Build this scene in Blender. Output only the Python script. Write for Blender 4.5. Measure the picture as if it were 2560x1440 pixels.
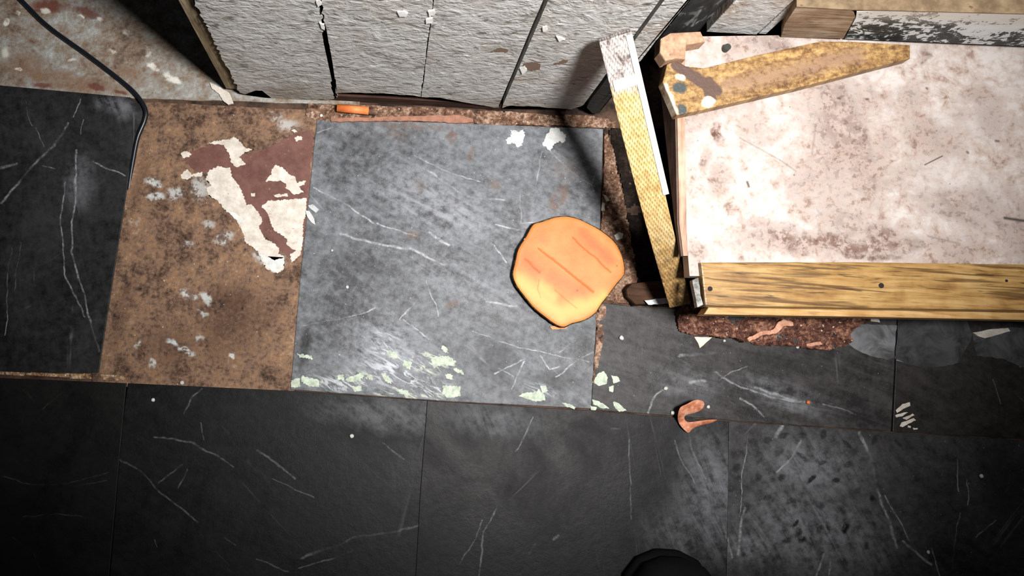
import bpy, bmesh, math, random
from mathutils import Vector, Matrix, noise as mnoise

for o in list(bpy.data.objects):
    bpy.data.objects.remove(o)
scene = bpy.context.scene
C = scene.collection

# ------------------------------------------------------------------ camera
W, HH = 2560.0, 1440.0
F = 1850.0                 # focal length in pixels of the 2560 wide frame
PPX, PPY = 974.0, 720.0    # principal point (the photograph is an off-centre crop)
NAD = (960.0, 950.0)       # where the vertical points straight down
H = 0.754                  # camera height above the tiles (tiles are 305 mm)
down = Vector(((NAD[0]-PPX)/F, -(NAD[1]-PPY)/F, -1.0)).normalized()
zc = -down
xc = Vector((1.0, -0.056, 0.0)); xc = (xc - zc*xc.dot(zc)).normalized()
yc = zc.cross(xc)
R = Matrix((xc, yc, zc))   # rows: the world axes in camera space = camera to world
CAMPOS = Vector((0, 0, H))
cam = bpy.data.cameras.new('camera')
camo = bpy.data.objects.new('camera', cam)
C.objects.link(camo)
M4 = R.to_4x4(); M4.translation = CAMPOS
camo.matrix_world = M4
cam.sensor_fit = 'HORIZONTAL'; cam.sensor_width = 36.0
cam.lens = F/W*36.0
cam.shift_x = (W/2-PPX)/W
cam.shift_y = -(HH/2-PPY)/W
cam.clip_start = 0.01
scene.camera = camo


def ray(u, v):
    return (R @ Vector(((u-PPX)/F, -(v-PPY)/F, -1.0)))


def P(u, v, z=0.0):
    d = ray(u, v)
    return CAMPOS + d*((z-H)/d.z)


def PW(u, v, y):
    d = ray(u, v)
    return CAMPOS + d*(y/d.y)


# ------------------------------------------------------------------ world and lamp
scene.view_settings.view_transform = 'Standard'
scene.view_settings.look = 'None'
scene.view_settings.gamma = 1.0
scene.view_settings.use_curve_mapping = False
scene.view_settings.exposure = 0.0
scene.cycles.max_bounces = 3; scene.cycles.diffuse_bounces = 2; scene.cycles.glossy_bounces = 1; scene.cycles.transmission_bounces = 0
world = bpy.data.worlds.new('world'); scene.world = world
world.use_nodes = True
world.node_tree.nodes['Background'].inputs[0].default_value = (0.9, 0.95, 1.0, 1)
world.node_tree.nodes['Background'].inputs[1].default_value = 0.016

lamp = bpy.data.lights.new('work_lamp', 'SPOT')
lamp.energy = 90.0
lamp.color = (1.0, 0.985, 0.96)
lamp.shadow_soft_size = 0.075
lamp.spot_size = math.radians(78)
lamp.spot_blend = 1.0
lampo = bpy.data.objects.new('work_lamp', lamp); C.objects.link(lampo)
LP = P(1650, 907, 0) + Vector((0, 0, 0.97))
lampo.location = LP
lampo.rotation_euler = (P(1290, 170, 0.06)-LP).to_track_quat('-Z', 'Y').to_euler()

# ------------------------------------------------------------------ node helpers


def lin(c):
    r = []
    for x in c[:3]:
        x /= 255.0
        r.append(x/12.92 if x <= 0.04045 else ((x+0.055)/1.055)**2.4)
    return (r[0], r[1], r[2], 1.0)


class Mat:
    def __init__(s, name, coord='world'):
        s.m = bpy.data.materials.new(name); s.m.use_nodes = True
        s.t = s.m.node_tree; s.N = s.t.nodes; s.L = s.t.links
        s.b = s.N['Principled BSDF']
        if coord == 'world':
            s.p = s.N.new('ShaderNodeNewGeometry').outputs['Position']
        else:
            s.p = s.N.new('ShaderNodeTexCoord').outputs['Object']

    def put(s, sock, v):
        if hasattr(v, 'is_output'): s.L.new(v, sock)
        elif v is not None: sock.default_value = v

    def noise(s, scale, detail=4, rough=0.6, vec=None, dist=0.0, off=0.0, color=False):
        n = s.N.new('ShaderNodeTexNoise')
        v = vec if vec is not None else s.p
        if off:
            a = s.N.new('ShaderNodeVectorMath'); a.operation = 'ADD'
            s.put(a.inputs[0], v); a.inputs[1].default_value = (off, off*1.7, off*0.3); v = a.outputs[0]
        s.put(n.inputs['Vector'], v)
        n.inputs['Scale'].default_value = scale; n.inputs['Detail'].default_value = min(detail, 5 if scale < 40 else (3 if scale < 130 else 2))
        n.inputs['Roughness'].default_value = rough; n.inputs['Distortion'].default_value = dist
        return n.outputs['Color'] if color else n.outputs[0]

    def stretch(s, sx, sy, sz, rot=0.0, vec=None):
        v = vec if vec is not None else s.p
        if rot:
            r = s.N.new('ShaderNodeVectorRotate'); r.rotation_type = 'Z_AXIS'
            s.put(r.inputs['Vector'], v); r.inputs['Angle'].default_value = rot; v = r.outputs[0]
        m = s.N.new('ShaderNodeVectorMath'); m.operation = 'MULTIPLY'
        s.put(m.inputs[0], v); m.inputs[1].default_value = (sx, sy, sz)
        return m.outputs[0]

    def warp(s, amp, scale, detail=3, off=0.0):
        if not hasattr(s, 'wc'): s.wc = {}
        key = scale < 50
        if key not in s.wc:   # one vector noise of each grain is shared by all the outlines of a material
            c = s.noise(30 if key else 75, 3, color=True, off=off)
            a = s.N.new('ShaderNodeVectorMath'); a.operation = 'SUBTRACT'
            s.put(a.inputs[0], c); a.inputs[1].default_value = (0.5, 0.5, 0.5)
            s.wc[key] = a
        a = s.wc[key]
        b = s.N.new('ShaderNodeVectorMath'); b.operation = 'SCALE'
        s.put(b.inputs[0], a.outputs[0]); b.inputs['Scale'].default_value = amp
        d = s.N.new('ShaderNodeVectorMath'); d.operation = 'ADD'
        s.put(d.inputs[0], b.outputs[0]); s.put(d.inputs[1], s.p)
        return d.outputs[0]

    def step(s, v, lo, hi, a=0.0, b=1.0):
        n = s.N.new('ShaderNodeMapRange'); n.interpolation_type = 'SMOOTHSTEP'
        s.put(n.inputs['Value'], v)
        n.inputs['From Min'].default_value = lo; n.inputs['From Max'].default_value = hi
        n.inputs['To Min'].default_value = a; n.inputs['To Max'].default_value = b
        return n.outputs[0]

    def math(s, op, a, b=0.0, clamp=False):
        n = s.N.new('ShaderNodeMath'); n.operation = op; n.use_clamp = clamp
        s.put(n.inputs[0], a); s.put(n.inputs[1], b)
        return n.outputs[0]

    def mul(s, a, b): return s.math('MULTIPLY', a, b)
    def mx(s, a, b): return s.math('MAXIMUM', a, b)

    def mix(s, f, a, b):
        n = s.N.new('ShaderNodeMix'); n.data_type = 'RGBA'
        s.put(n.inputs[0], f); s.put(n.inputs[6], a); s.put(n.inputs[7], b)
        return n.outputs[2]

    def ramp(s, f, stops):
        n = s.N.new('ShaderNodeValToRGB'); s.put(n.inputs[0], f)
        e = n.color_ramp.elements
        while len(e) < len(stops): e.new(0.5)
        for i, (p, c) in enumerate(stops):
            e[i].position = p; e[i].color = lin(c)
        return n.outputs[0]

    def seg(s, a, b, w, st, vec=None):
        """soft stroke from a to b: 1 on the line, 0 at the distance w"""
        a = Vector(a); b = Vector(b); ba = b-a; l2 = max(ba.length_squared, 1e-12)
        v = vec if vec is not None else s.p
        d = s.N.new('ShaderNodeVectorMath'); d.operation = 'DOT_PRODUCT'
        s.put(d.inputs[0], v); d.inputs[1].default_value = ba/l2
        t = s.math('SUBTRACT', d.outputs['Value'], a.dot(ba)/l2, True)
        q = s.N.new('ShaderNodeVectorMath'); q.operation = 'MULTIPLY_ADD'
        s.put(q.inputs[0], t); q.inputs[1].default_value = -ba; s.put(q.inputs[2], v)
        e = s.N.new('ShaderNodeVectorMath'); e.operation = 'DISTANCE'
        s.put(e.inputs[0], q.outputs[0]); e.inputs[1].default_value = a
        if st is None: return s.mul(e.outputs['Value'], 1/w)
        return s.step(e.outputs['Value'], 0.0, w, st, 0.0)

    def blob(s, c, rx, ry, ang=0.0, soft=0.4, st=1.0, vec=None, rz=None):
        """soft-edged ellipse"""
        n = s.N.new('ShaderNodeMapping'); n.vector_type = 'TEXTURE'
        s.put(n.inputs[0], vec if vec is not None else s.p)
        n.inputs['Location'].default_value = c
        n.inputs['Rotation'].default_value = (0, 0, ang)
        n.inputs['Scale'].default_value = (rx, ry, rz if rz else 1e4)
        ln = s.N.new('ShaderNodeVectorMath'); ln.operation = 'LENGTH'
        s.L.new(n.outputs[0], ln.inputs[0])
        return s.step(ln.outputs['Value'], 1.0-soft, 1.0, st, 0.0)

    def out(s, color, rough=0.6, bump=None, bump_d=0.001, spec=0.5, strength=0.6):
        s.put(s.b.inputs['Base Color'], color)
        s.put(s.b.inputs['Roughness'], rough)
        s.b.inputs['Specular IOR Level'].default_value = spec
        if bump is not None:
            b = s.N.new('ShaderNodeBump'); b.inputs['Strength'].default_value = strength
            b.inputs['Distance'].default_value = bump_d
            s.put(b.inputs['Height'], bump); s.L.new(b.outputs[0], s.b.inputs['Normal'])
        return s.m


PXM = 1/2452.0   # metres per pixel on the floor


def fl(u, v):
    p = P(u, v, 0); return (p.x, p.y, 0.0)


def marks(m, lines, vec, width=2.2):
    """scratches: list of (points_px, strength, width_px)"""
    acc = None
    for pts, st, w in lines:
        if st <= 0.3: continue
        for a, b in zip(pts[:-1], pts[1:]):
            A = fl(*a); B = fl(*b)
            v = m.seg(A, B, w*(0.15+0.85*st)*PXM, None, vec)
            acc = v if acc is None else m.math('MINIMUM', acc, v)
    return m.step(acc, 0.0, 1.0, 0.5, 0.0)


def flat(vec_m):
    """flatten the z of the position so that marks do not depend on height"""
    return vec_m.stretch(1, 1, 0)


def blobs(m, lst, vec):
    acc = None
    for (u, v, rx, ry, ang, soft, st) in lst:
        b = m.blob(fl(u, v), rx*PXM, ry*PXM, -math.radians(ang), soft, st, vec)
        acc = b if acc is None else m.mx(acc, b)
    return acc


# ------------------------------------------------------------------ mesh helpers
rnd = random.Random(7)


def link(name, me, mat=None, parent=None, loc=None):
    o = bpy.data.objects.new(name, me); C.objects.link(o)
    if mat is not None and me is not None: me.materials.append(mat)
    wl = Vector(loc) if loc is not None else Vector((0, 0, 0))
    o['_w'] = tuple(wl)
    if parent is not None:
        o.parent = parent
        wl = wl - Vector(parent['_w'])
    o.location = wl
    return o


def tag(o, label=None, cat=None, group=None, kind=None):
    if label: o['label'] = label
    if cat: o['category'] = cat
    if group: o['group'] = group
    if kind: o['kind'] = kind
    return o


def empty(name, loc):
    o = bpy.data.objects.new(name, None); C.objects.link(o)
    o.location = loc; o['_w'] = tuple(loc); o.empty_display_size = 0.02
    return o


def bm_obj(name, bm, mat, parent=None, smooth=False):
    """link a bmesh in world coordinates with its origin at the base of its box"""
    bmesh.ops.recalc_face_normals(bm, faces=bm.faces[:])
    xs = [v.co for v in bm.verts]
    lo = Vector([min(c[i] for c in xs) for i in range(3)]); hi = Vector([max(c[i] for c in xs) for i in range(3)])
    org = Vector(((lo.x+hi.x)/2, (lo.y+hi.y)/2, lo.z))
    bmesh.ops.translate(bm, verts=bm.verts[:], vec=-org)
    me = bpy.data.meshes.new(name); bm.to_mesh(me); bm.free()
    if smooth:
        for p in me.polygons: p.use_smooth = True
    return link(name, me, mat, parent, org)


def ragged(pts, step, amp, seed=0):
    r = random.Random(seed); out = []
    n = len(pts)
    for i in range(n):
        a = Vector(pts[i]); b = Vector(pts[(i+1) % n]); d = b-a; L = d.length
        k = max(1, int(L/step))
        nr = Vector((-d.y, d.x)).normalized() if L > 1e-9 else Vector((0, 0))
        for j in range(k):
            q = a + d*(j/k)
            q = q + nr*(r.uniform(-amp, amp)) + (d.normalized()*r.uniform(-amp, amp)*0.5 if L > 0 else Vector((0, 0)))
            out.append((q.x, q.y))
    return out


def add_prism(bm, top, bot):
    """closed prism between two rings of equal length"""
    t = [bm.verts.new(p) for p in top]; b = [bm.verts.new(p) for p in bot]
    n = len(t)
    f1 = bm.faces.new(t); f2 = bm.faces.new(b[::-1])
    for i in range(n):
        bm.faces.new((t[i], b[i], b[(i+1) % n], t[(i+1) % n]))
    if n > 4:
        bmesh.ops.triangulate(bm, faces=[f1, f2])


def slab(name, px, ztop, thick, mat, parent=None, bev=0.0, rag=None, seed=0):
    """a flat piece traced at the height of its top"""
    if rag: px = ragged(px, rag[0], rag[1], seed)
    bm = bmesh.new()
    top = [P(u, v, ztop) for u, v in px]
    bot = [Vector((p.x, p.y, ztop-thick)) for p in top]
    add_prism(bm, top, bot)
    if bev:
        bmesh.ops.recalc_face_normals(bm, faces=bm.faces[:])
        ed = [e for e in bm.edges if len(e.link_faces) == 2 and e.calc_face_angle(0) > 0.6 and max(v.co.z for v in e.verts) > ztop-1e-6 and abs(e.verts[0].co.z-e.verts[1].co.z) < 1e-6]
        bmesh.ops.bevel(bm, geom=ed, offset=bev, segments=2, profile=0.6, affect='EDGES')
    return bm_obj(name, bm, mat, parent)


def wall_piece(name, px, y, thick, mat, parent=None, rag=None, seed=0, extra=None):
    """an upright piece: outline traced on the plane y, thickness going back"""
    if rag: px = ragged(px, rag[0], rag[1], seed)
    pts = [PW(u, v, y) for u, v in px]
    bm = bmesh.new()
    add_prism(bm, pts, [p+Vector((0, thick, 0)) for p in pts])
    return bm_obj(name, bm, mat, parent)


def box(name, x0, x1, y0, y1, z0, z1, mat, parent=None, bev=0.0):
    bm = bmesh.new()
    add_prism(bm, [(x0, y0, z1), (x1, y0, z1), (x1, y1, z1), (x0, y1, z1)], [(x0, y0, z0), (x1, y0, z0), (x1, y1, z0), (x0, y1, z0)])
    if bev:
        bmesh.ops.recalc_face_normals(bm, faces=bm.faces[:])
        bmesh.ops.bevel(bm, geom=bm.edges[:], offset=bev, segments=2, profile=0.6, affect='EDGES')
    return bm_obj(name, bm, mat, parent)


def catmull(pts, n=8):
    out = []
    P_ = [pts[0]] + list(pts) + [pts[-1]]
    for i in range(1, len(P_)-2):
        p0, p1, p2, p3 = [Vector(q) for q in P_[i-1:i+3]]
        for j in range(n):
            t = j/n
            out.append(0.5*((2*p1)+(-p0+p2)*t+(2*p0-5*p1+4*p2-p3)*t*t+(-p0+3*p1-3*p2+p3)*t*t*t))
    out.append(Vector(pts[-1]))
    return out


def tube(name, path, rad, mat, parent=None, seg=12):
    bm = bmesh.new(); rings = []
    for i, p in enumerate(path):
        t = (path[min(i+1, len(path)-1)]-path[max(i-1, 0)]).normalized()
        s = t.cross(Vector((0, 0, 1))).normalized(); u = s.cross(t)
        rings.append([bm.verts.new(p+s*(rad*math.cos(a))+u*(rad*math.sin(a))) for a in [2*math.pi*k/seg for k in range(seg)]])
    for a, b in zip(rings[:-1], rings[1:]):
        for k in range(seg): bm.faces.new((a[k], a[(k+1) % seg], b[(k+1) % seg], b[k]))
    bm.faces.new(rings[0][::-1]); bm.faces.new(rings[-1])
    return bm_obj(name, bm, mat, parent, smooth=True)


def inside(x, y, poly):
    c = False; n = len(poly); j = n-1
    for i in range(n):
        xi, yi = poly[i]; xj, yj = poly[j]
        if (yi > y) != (yj > y) and x < (xj-xi)*(y-yi)/(yj-yi)+xi: c = not c
        j = i
    return c


def crumble(name, px, z0, hgt, cell, mat, parent=None, freq=60.0, seed=0, holes=0.0, edge=6.0):
    """a lumpy broken mass filling an outline on the floor: relief mesh with its own sides"""
    poly = [tuple(P(u, v, 0))[:2] for u, v in px]
    xs = [p[0] for p in poly]; ys = [p[1] for p in poly]
    nx = int((max(xs)-min(xs))/cell)+2; ny = int((max(ys)-min(ys))/cell)+2
    bm = bmesh.new(); V = {}; off = Vector((seed*3.1, seed*1.3, 0))

    def hz(x, y):
        p = Vector((x, y, 0))*freq+off
        h = 0.55+0.9*mnoise.fractal(p, 0.9, 2.1, 5)+0.5*mnoise.noise(p*0.35)
        return h

    def get(i, j):
        if (i, j) not in V:
            x = min(xs)+(i+0.35*mnoise.noise(Vector((i*1.7, j*2.3, seed))))*cell
            y = min(ys)+(j+0.35*mnoise.noise(Vector((i*2.1, j*1.9, seed+5))))*cell
            V[(i, j)] = bm.verts.new((x, y, z0+hgt*max(0.05, hz(x, y))))
        return V[(i, j)]
    for i in range(nx):
        for j in range(ny):
            x = min(xs)+(i+.5)*cell; y = min(ys)+(j+.5)*cell
            if inside(x, y, poly) and hz(x, y) > holes:
                bm.faces.new((get(i, j), get(i+1, j), get(i+1, j+1), get(i, j+1)))
    be = [e for e in bm.edges if len(e.link_faces) == 1]
    r = bmesh.ops.extrude_edge_only(bm, edges=be)
    for v in [g for g in r['geom'] if isinstance(g, bmesh.types.BMVert)]:
        v.co.z = z0-0.0005
    return bm_obj(name, bm, mat, parent)


# ------------------------------------------------------------------ materials
def tile_mat(name, lo, hi, scratch, dust=None, dark=None, extra=None, off=0.0, rough=0.42, specks=0.0, cloud=14.0, streak=0.25, srot=0.5, scol=(170, 172, 176)):
    m = Mat(name)
    fp = flat(m)
    n1 = m.noise(cloud, 6, 0.68, fp, 0.6, off)
    n2 = m.noise(120, 4, 0.7, fp, 0.0, off+3)
    st = m.noise(30, 5, 0.65, m.stretch(0.35, 2.2, 0, srot), 1.2, off+1)
    f = m.math('ADD', m.mul(n1, 0.5), m.mul(n2, 0.5))
    f = m.math('ADD', f, m.mul(m.math('SUBTRACT', st, 0.5), streak*1.4))
    base = m.ramp(f, [(0.38, lo), (0.62, hi)])
    w = m.warp(0.009, 26, 7, off)
    wf = m.stretch(1, 1, 0, vec=w)
    if dust:
        d = blobs(m, dust, m.stretch(1, 1, 0, vec=m.warp(0.03, 22, 4, off+9)))
        d = m.mul(d, m.step(m.math('ADD', m.mul(n2, 0.5), m.mul(st, 0.6)), 0.35, 0.72))
        base = m.mix(d, base, lin((150, 152, 158)))
    if dark:
        d = blobs(m, dark, m.stretch(1, 1, 0, vec=m.warp(0.012, 60, 3, off+4)))
        base = m.mix(d, base, lin((20, 20, 20)))
    if extra: base = extra(m, base, fp, wf)
    # fine random scuff lines
    ln = m.noise(26, 3, 0.5, m.stretch(0.25, 5.0, 0, srot+0.25), 0.8, off+6)
    ln2 = m.noise(22, 3, 0.5, m.stretch(5.0, 0.3, 0, srot-0.3), 0.8, off+8)
    fine = m.mul(m.mx(m.step(ln, 0.66, 0.74), m.step(ln2, 0.68, 0.76)), m.step(n1, 0.4, 0.7, 0.0, 0.22))
    base = m.mix(fine, base, lin(scol))
    if scratch:
        s_ = marks(m, scratch, wf)
        s_ = m.mul(s_, m.mul(m.step(m.noise(130, 4, 0.75, fp, 0, off+2), 0.36, 0.62, 0.25, 1.0), m.step(m.noise(24, 1, 0.5, fp, 0, off+5), 0.34, 0.58, 0.15, 1.0)))
        base = m.mix(s_, base, lin(scol))
    if specks:
        v = m.noise(420, 1, 0.5, fp, 0, off+12)
        base = m.mix(m.mul(m.step(v, 0.74, 0.80), specks), base, lin((205, 205, 200)))
    h = n2
    r = m.step(n1, 0.3, 0.8, rough+0.02, rough+0.25)
    return m.out(base, r, h, 0.0006, 0.22, 0.5)


def paint_mat(name, c1, c2, sc=160, rough=0.75, spk=(120, 100, 85), off=0.0):
    m = Mat(name)
    n = m.noise(sc, 5, 0.7, off=off); k = m.noise(sc*3, 3, 0.6, off=off+2)
    col = m.ramp(n, [(0.35, c1), (0.65, c2)])
    col = m.mix(m.step(k, 0.66, 0.74, 0, 0.7), col, lin(spk))
    return m.out(col, rough, n, 0.0006, 0.3)


def wood_mat(name, c_dark, c_mid, c_light, along='x', world_c=True, grain=1.0, off=0.0, rough=0.5, streak=0.5):
    m = Mat(name, 'world' if world_c else 'object')
    s = {'x': (0.09, 1, 1), 'y': (1, 0.09, 1), 'z': (1, 1, 0.09)}[along]
    v = m.stretch(*s)
    n = m.noise(190*grain, 5, 0.65, v, 0.5, off); k = m.noise(40, 5, 0.65, off=off+4)
    q = m.noise(420*grain, 3, 0.6, v, 0.2, off+2)
    col = m.ramp(m.math('ADD', m.mul(n, 0.6), m.mul(k, 0.4)), [(0.34, c_dark), (0.5, c_mid), (0.66, c_light)])
    col = m.mix(m.step(q, 0.60, 0.72, 0, streak), col, lin([x*0.32 for x in c_dark]))
    return m, col, m.math('ADD', m.mul(q, -0.6), n), k


# brown worn sub-floor
def brown_mat():
    m = Mat('bare_brown_subfloor')
    fp = flat(m)
    n = m.noise(16, 7, 0.7, fp, 0.3); k = m.noise(75, 6, 0.75, fp, 0, 3); q = m.noise(260, 3, 0.6, fp, 0, 5)
    f = m.math('ADD', m.mul(n, 0.36), m.math('ADD', m.mul(k, 0.42), m.mul(q, 0.22)))
    col = m.ramp(f, [(0.38, (42, 29, 23)), (0.45, (84, 63, 50)), (0.52, (116, 91, 74)), (0.57, (130, 98, 72)), (0.64, (142, 130, 119))])
    d = blobs(m, [(580, 800, 130, 170, 0, 0.9, 0.75), (650, 780, 90, 90, 0, .9, .6), (430, 860, 110, 90, 0, .9, .5), (350, 450, 25, 110, 12, .9, .5), (300, 790, 30, 130, 10, .8, .5)], m.stretch(1, 1, 0, vec=m.warp(0.03, 26, 4, 2)))
    col = m.mix(m.mul(d, m.step(k, 0.35, 0.6)), col, lin((62, 40, 28)))
    g = blobs(m, [(385, 455, 28, 14, 0, .6, 1), (385, 490, 30, 12, 0, .6, 1), (440, 480, 34, 22, 0, .7, .8), (500, 470, 40, 36, 20, .7, .7), (560, 595, 38, 20, -25, .7, .9), (465, 610, 22, 9, -20, .7, .9),
                  (470, 738, 28, 18, 20, .6, 1), (515, 745, 28, 12, 40, .6, .9), (505, 785, 22, 9, 20, .7, .8), (435, 855, 26, 9, 20, .6, 1), (465, 878, 24, 9, 20, .6, .9), (580, 885, 12, 10, 0, .6, 1), (380, 908, 10, 12, 20, .6, 1),
                  (345, 860, 8, 14, 30, .6, .8), (690, 655, 26, 34, 40, .8, .9), (650, 640, 30, 24, 40, .8, .8), (730, 580, 18, 30, 0, .8, .8), (720, 310, 40, 26, 0, .8, .7), (690, 290, 30, 18, 0, .8, .6), (500, 845, 18, 8, 0, .7, .7), (520, 560, 24, 14, 0, .8, .6)], m.stretch(1, 1, 0, vec=m.warp(0.016, 70, 4, 7)))
    col = m.mix(m.mul(g, m.step(k, 0.44, 0.54, 0.1, 1.0)), col, lin((172, 174, 172)))
    col = m.mix(m.step(m.noise(330, 1, 0.5, fp, 0, 11), 0.73, 0.8, 0, .8), col, lin((36, 22, 15)))
    col = m.mix(m.step(m.noise(300, 1, 0.5, fp, 0, 14), 0.75, 0.81, 0, .8), col, lin((205, 190, 165)))
    return m.out(col, 0.8, f, 0.003, 0.25, 0.9)


def greyfloor_mat():
    m = Mat('worn_painted_subfloor')
    fp = flat(m)
    n = m.noise(14, 7, 0.72, fp, 0.5, 21); k = m.noise(70, 6, 0.75, fp, 0, 23); q = m.noise(250, 3, 0.6, fp, 0, 25)
    f = m.math('ADD', m.mul(n, 0.5), m.math('ADD', m.mul(k, 0.35), m.mul(q, 0.15)))
    col = m.ramp(f, [(0.38, (84, 68, 58)), (0.46, (122, 106, 92)), (0.53, (138, 134, 128)), (0.62, (164, 168, 168))])
    d = blobs(m, [(150, 195, 260, 32, 8, .8, .9), (330, 190, 70, 25, 30, .8, .9), (560, 262, 260, 14, 3, .7, .8), (60, 160, 80, 60, 0, .9, .7)], m.stretch(1, 1, 0, vec=m.warp(0.02, 40, 4, 22)))
    col = m.mix(m.mul(d, m.step(k, 0.3, 0.6)), col, lin((116, 84, 60)))
    r = blobs(m, [(120, 15, 70, 22, 0, .7, .9), (220, 30, 60, 16, 20, .7, .8), (240, 215, 34, 12, 10, .6, .9), (105, 212, 40, 10, 5, .6, .8), (300, 228, 24, 8, 20, .6, .9), (480, 255, 70, 8, 3, .7, .5)], m.stretch(1, 1, 0, vec=m.warp(0.012, 60, 4, 28)))
    col = m.mix(r, col, lin((96, 54, 44)))
    wh = blobs(m, [(15, 55, 10, 14, 0, .6, 1), (40, 30, 10, 8, 0, .6, .9), (380, 165, 20, 14, 30, .6, 1), (430, 195, 34, 14, 30, .6, 1), (110, 25, 14, 10, 0, .6, .9), (200, 38, 16, 5, 20, .6, .9), (248, 45, 12, 8, 45, .6, .9), (320, 80, 26, 12, 30, .8, .8),
                   (10, 130, 16, 26, 0, .8, .8), (45, 172, 10, 6, 0, .6, .9), (280, 130, 16, 10, 0, .8, .7), (370, 130, 12, 18, 0, .8, .7), (180, 150, 14, 6, -20, .7, .7)], m.stretch(1, 1, 0, vec=m.warp(0.012, 80, 4, 31)))
    col = m.mix(m.mul(wh, m.step(k, 0.35, 0.55, 0.3, 1)), col, lin((205, 202, 192)))
    col = m.mix(m.step(m.noise(300, 1, 0.5, fp, 0, 33), 0.75, 0.81, 0, .8), col, lin((40, 28, 22)))
    return m.out(col, 0.8, f, 0.003, 0.25, 0.9)


def dirt_mat(name, off=0.0, lo=(40, 26, 20), mid=(92, 66, 52), hi=(150, 126, 108), bits=1.0):
    m = Mat(name)
    n = m.noise(60, 6, 0.75, None, 0.4, off); k = m.noise(260, 4, 0.7, None, 0, off+3)
    f = m.math('ADD', m.mul(n, 0.55), m.mul(k, 0.45))
    col = m.ramp(f, [(0.36, lo), (0.5, mid), (0.64, hi)])
    if bits: col = m.mix(m.step(m.noise(300, 1, .5, None, 0, off+7), 0.7, 0.78), col, lin((200, 182, 165)))
    return m.out(col, 0.9, f, 0.003, 0.15, 1.0)


# ------------------------------------------------------------------ FLOOR
ZB = -0.0035
m = Mat('dark_underfloor')
floor_m = m.out(m.ramp(m.noise(40, 6, .7), [(0.35, (34, 26, 22)), (0.65, (84, 64, 52))]), 0.9, m.noise(90, 5, .7), 0.002, 0.2)
floor = box('floor', -1.5, 1.8, -1.5, 1.6, -0.05, ZB, floor_m)
tag(floor, 'worn floor of black tiles over a brown sub-floor', kind='structure')

fb1 = slab('floor_board', [(-900, -700), (900, -700), (900, 263), (350, 246), (0, 225), (-900, 180)], -0.0016, 0.0019, greyfloor_mat(), floor, rag=(30, 1.5), seed=3)
fb1['label'] = 'grey and brown bare sub-floor beyond the tiles'
fb2 = slab('floor_board', [(225, 262), (400, 256), (795, 276), (800, 300), (735, 985), (230, 965)], -0.0012, 0.0023, brown_mat(), floor, rag=(24, 1.5), seed=4)
fb2['label'] = 'bare brown sub-floor strip where a tile is missing'

# --- tiles
t1 = tile_mat('tile_black_marbled', (18, 18, 19), (44, 44, 45), [
    ([(62, 250), (82, 312)], .55, 4), ([(200, 246), (186, 290)], .5, 4), ([(170, 306), (132, 368), (60, 440), (4, 505)], .75, 6), ([(210, 300), (204, 332)], .5, 4),
    ([(188, 375), (192, 480), (180, 555), (181, 632), (214, 762), (246, 880)], .85, 4.5), ([(164, 455), (150, 545), (163, 690), (212, 792)], .5, 5), ([(232, 404), (312, 440)], .55, 5),
    ([(108, 416), (136, 421)], .6, 4), ([(28, 618), (18, 720), (14, 835)], .45, 4), ([(52, 605), (36, 725)], .4, 4), ([(0, 420), (40, 410)], .5, 10), ([(90, 320), (110, 370)], .35, 4)],
    dust=[(290, 270, 90, 40, 10, .9, .35), (200, 460, 60, 100, 0, .9, .3)], off=2.0, rough=0.4, streak=0.2, srot=1.2)
T1 = slab('floor_tile', [(-420, 195), (0, 213), (325, 243), (352, 262), (358, 292), (340, 350), (322, 440), (246, 932), (0, 930), (-430, 915)], 0.0, 0.0034, t1, floor, bev=0.0006)


def t2_extra(m, base, fp, wf):
    w2 = m.stretch(1, 1, 0, vec=m.warp(0.02, 45, 4, 41))
    r = blobs(m, [(1395, 500, 30, 55, 15, .7, .8), (1175, 390, 12, 34, 0, .8, .6), (1130, 345, 16, 16, 0, .6, .8), (1035, 590, 26, 20, 0, .8, .7), (1040, 465, 30, 24, 0, .9, .4), (990, 335, 60, 22, 0, .9, .5), (1130, 760, 26, 12, -30, .7, .6),
                  (1410, 420, 60, 40, 0, .9, .35), (1235, 465, 24, 20, 0, .8, .5), (1010, 312, 200, 12, 2, .9, .6)], w2)
    base = m.mix(m.mul(r, m.step(m.noise(120, 4, .7, fp), .3, .6)), base, lin((98, 74, 62)))
    # pale rubbed-off paint along the lower edge
    sm = blobs(m, [(1000, 930, 150, 75, 10, .9, 1), (850, 960, 130, 30, 3, .8, .8), (960, 860, 60, 60, 0, .9, .8), (1090, 970, 70, 30, 0, .8, .9), (1350, 980, 60, 25, 0, .8, .5)], w2)
    st = m.noise(75, 5, .7, m.stretch(0.6, 2.0, 0, 0.45), 1.5, 44)
    base = m.mix(m.mul(sm, m.step(st, .47, .62, 0, .85)), base, lin((188, 191, 196)))
    g = blobs(m, [(1080, 900, 70, 50, 0, .8, 1), (870, 950, 130, 30, 4, .7, 1), (1010, 985, 150, 22, 3, .7, 1), (745, 965, 24, 22, 0, .7, 1)], w2)
    st2 = m.noise(95, 4, .6, m.stretch(0.6, 1.8, 0, 0.4), 1.0, 49)
    base = m.mix(m.mul(g, m.step(st2, .56, .62, 0, .85)), base, lin((172, 180, 162)))
    return base


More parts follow.
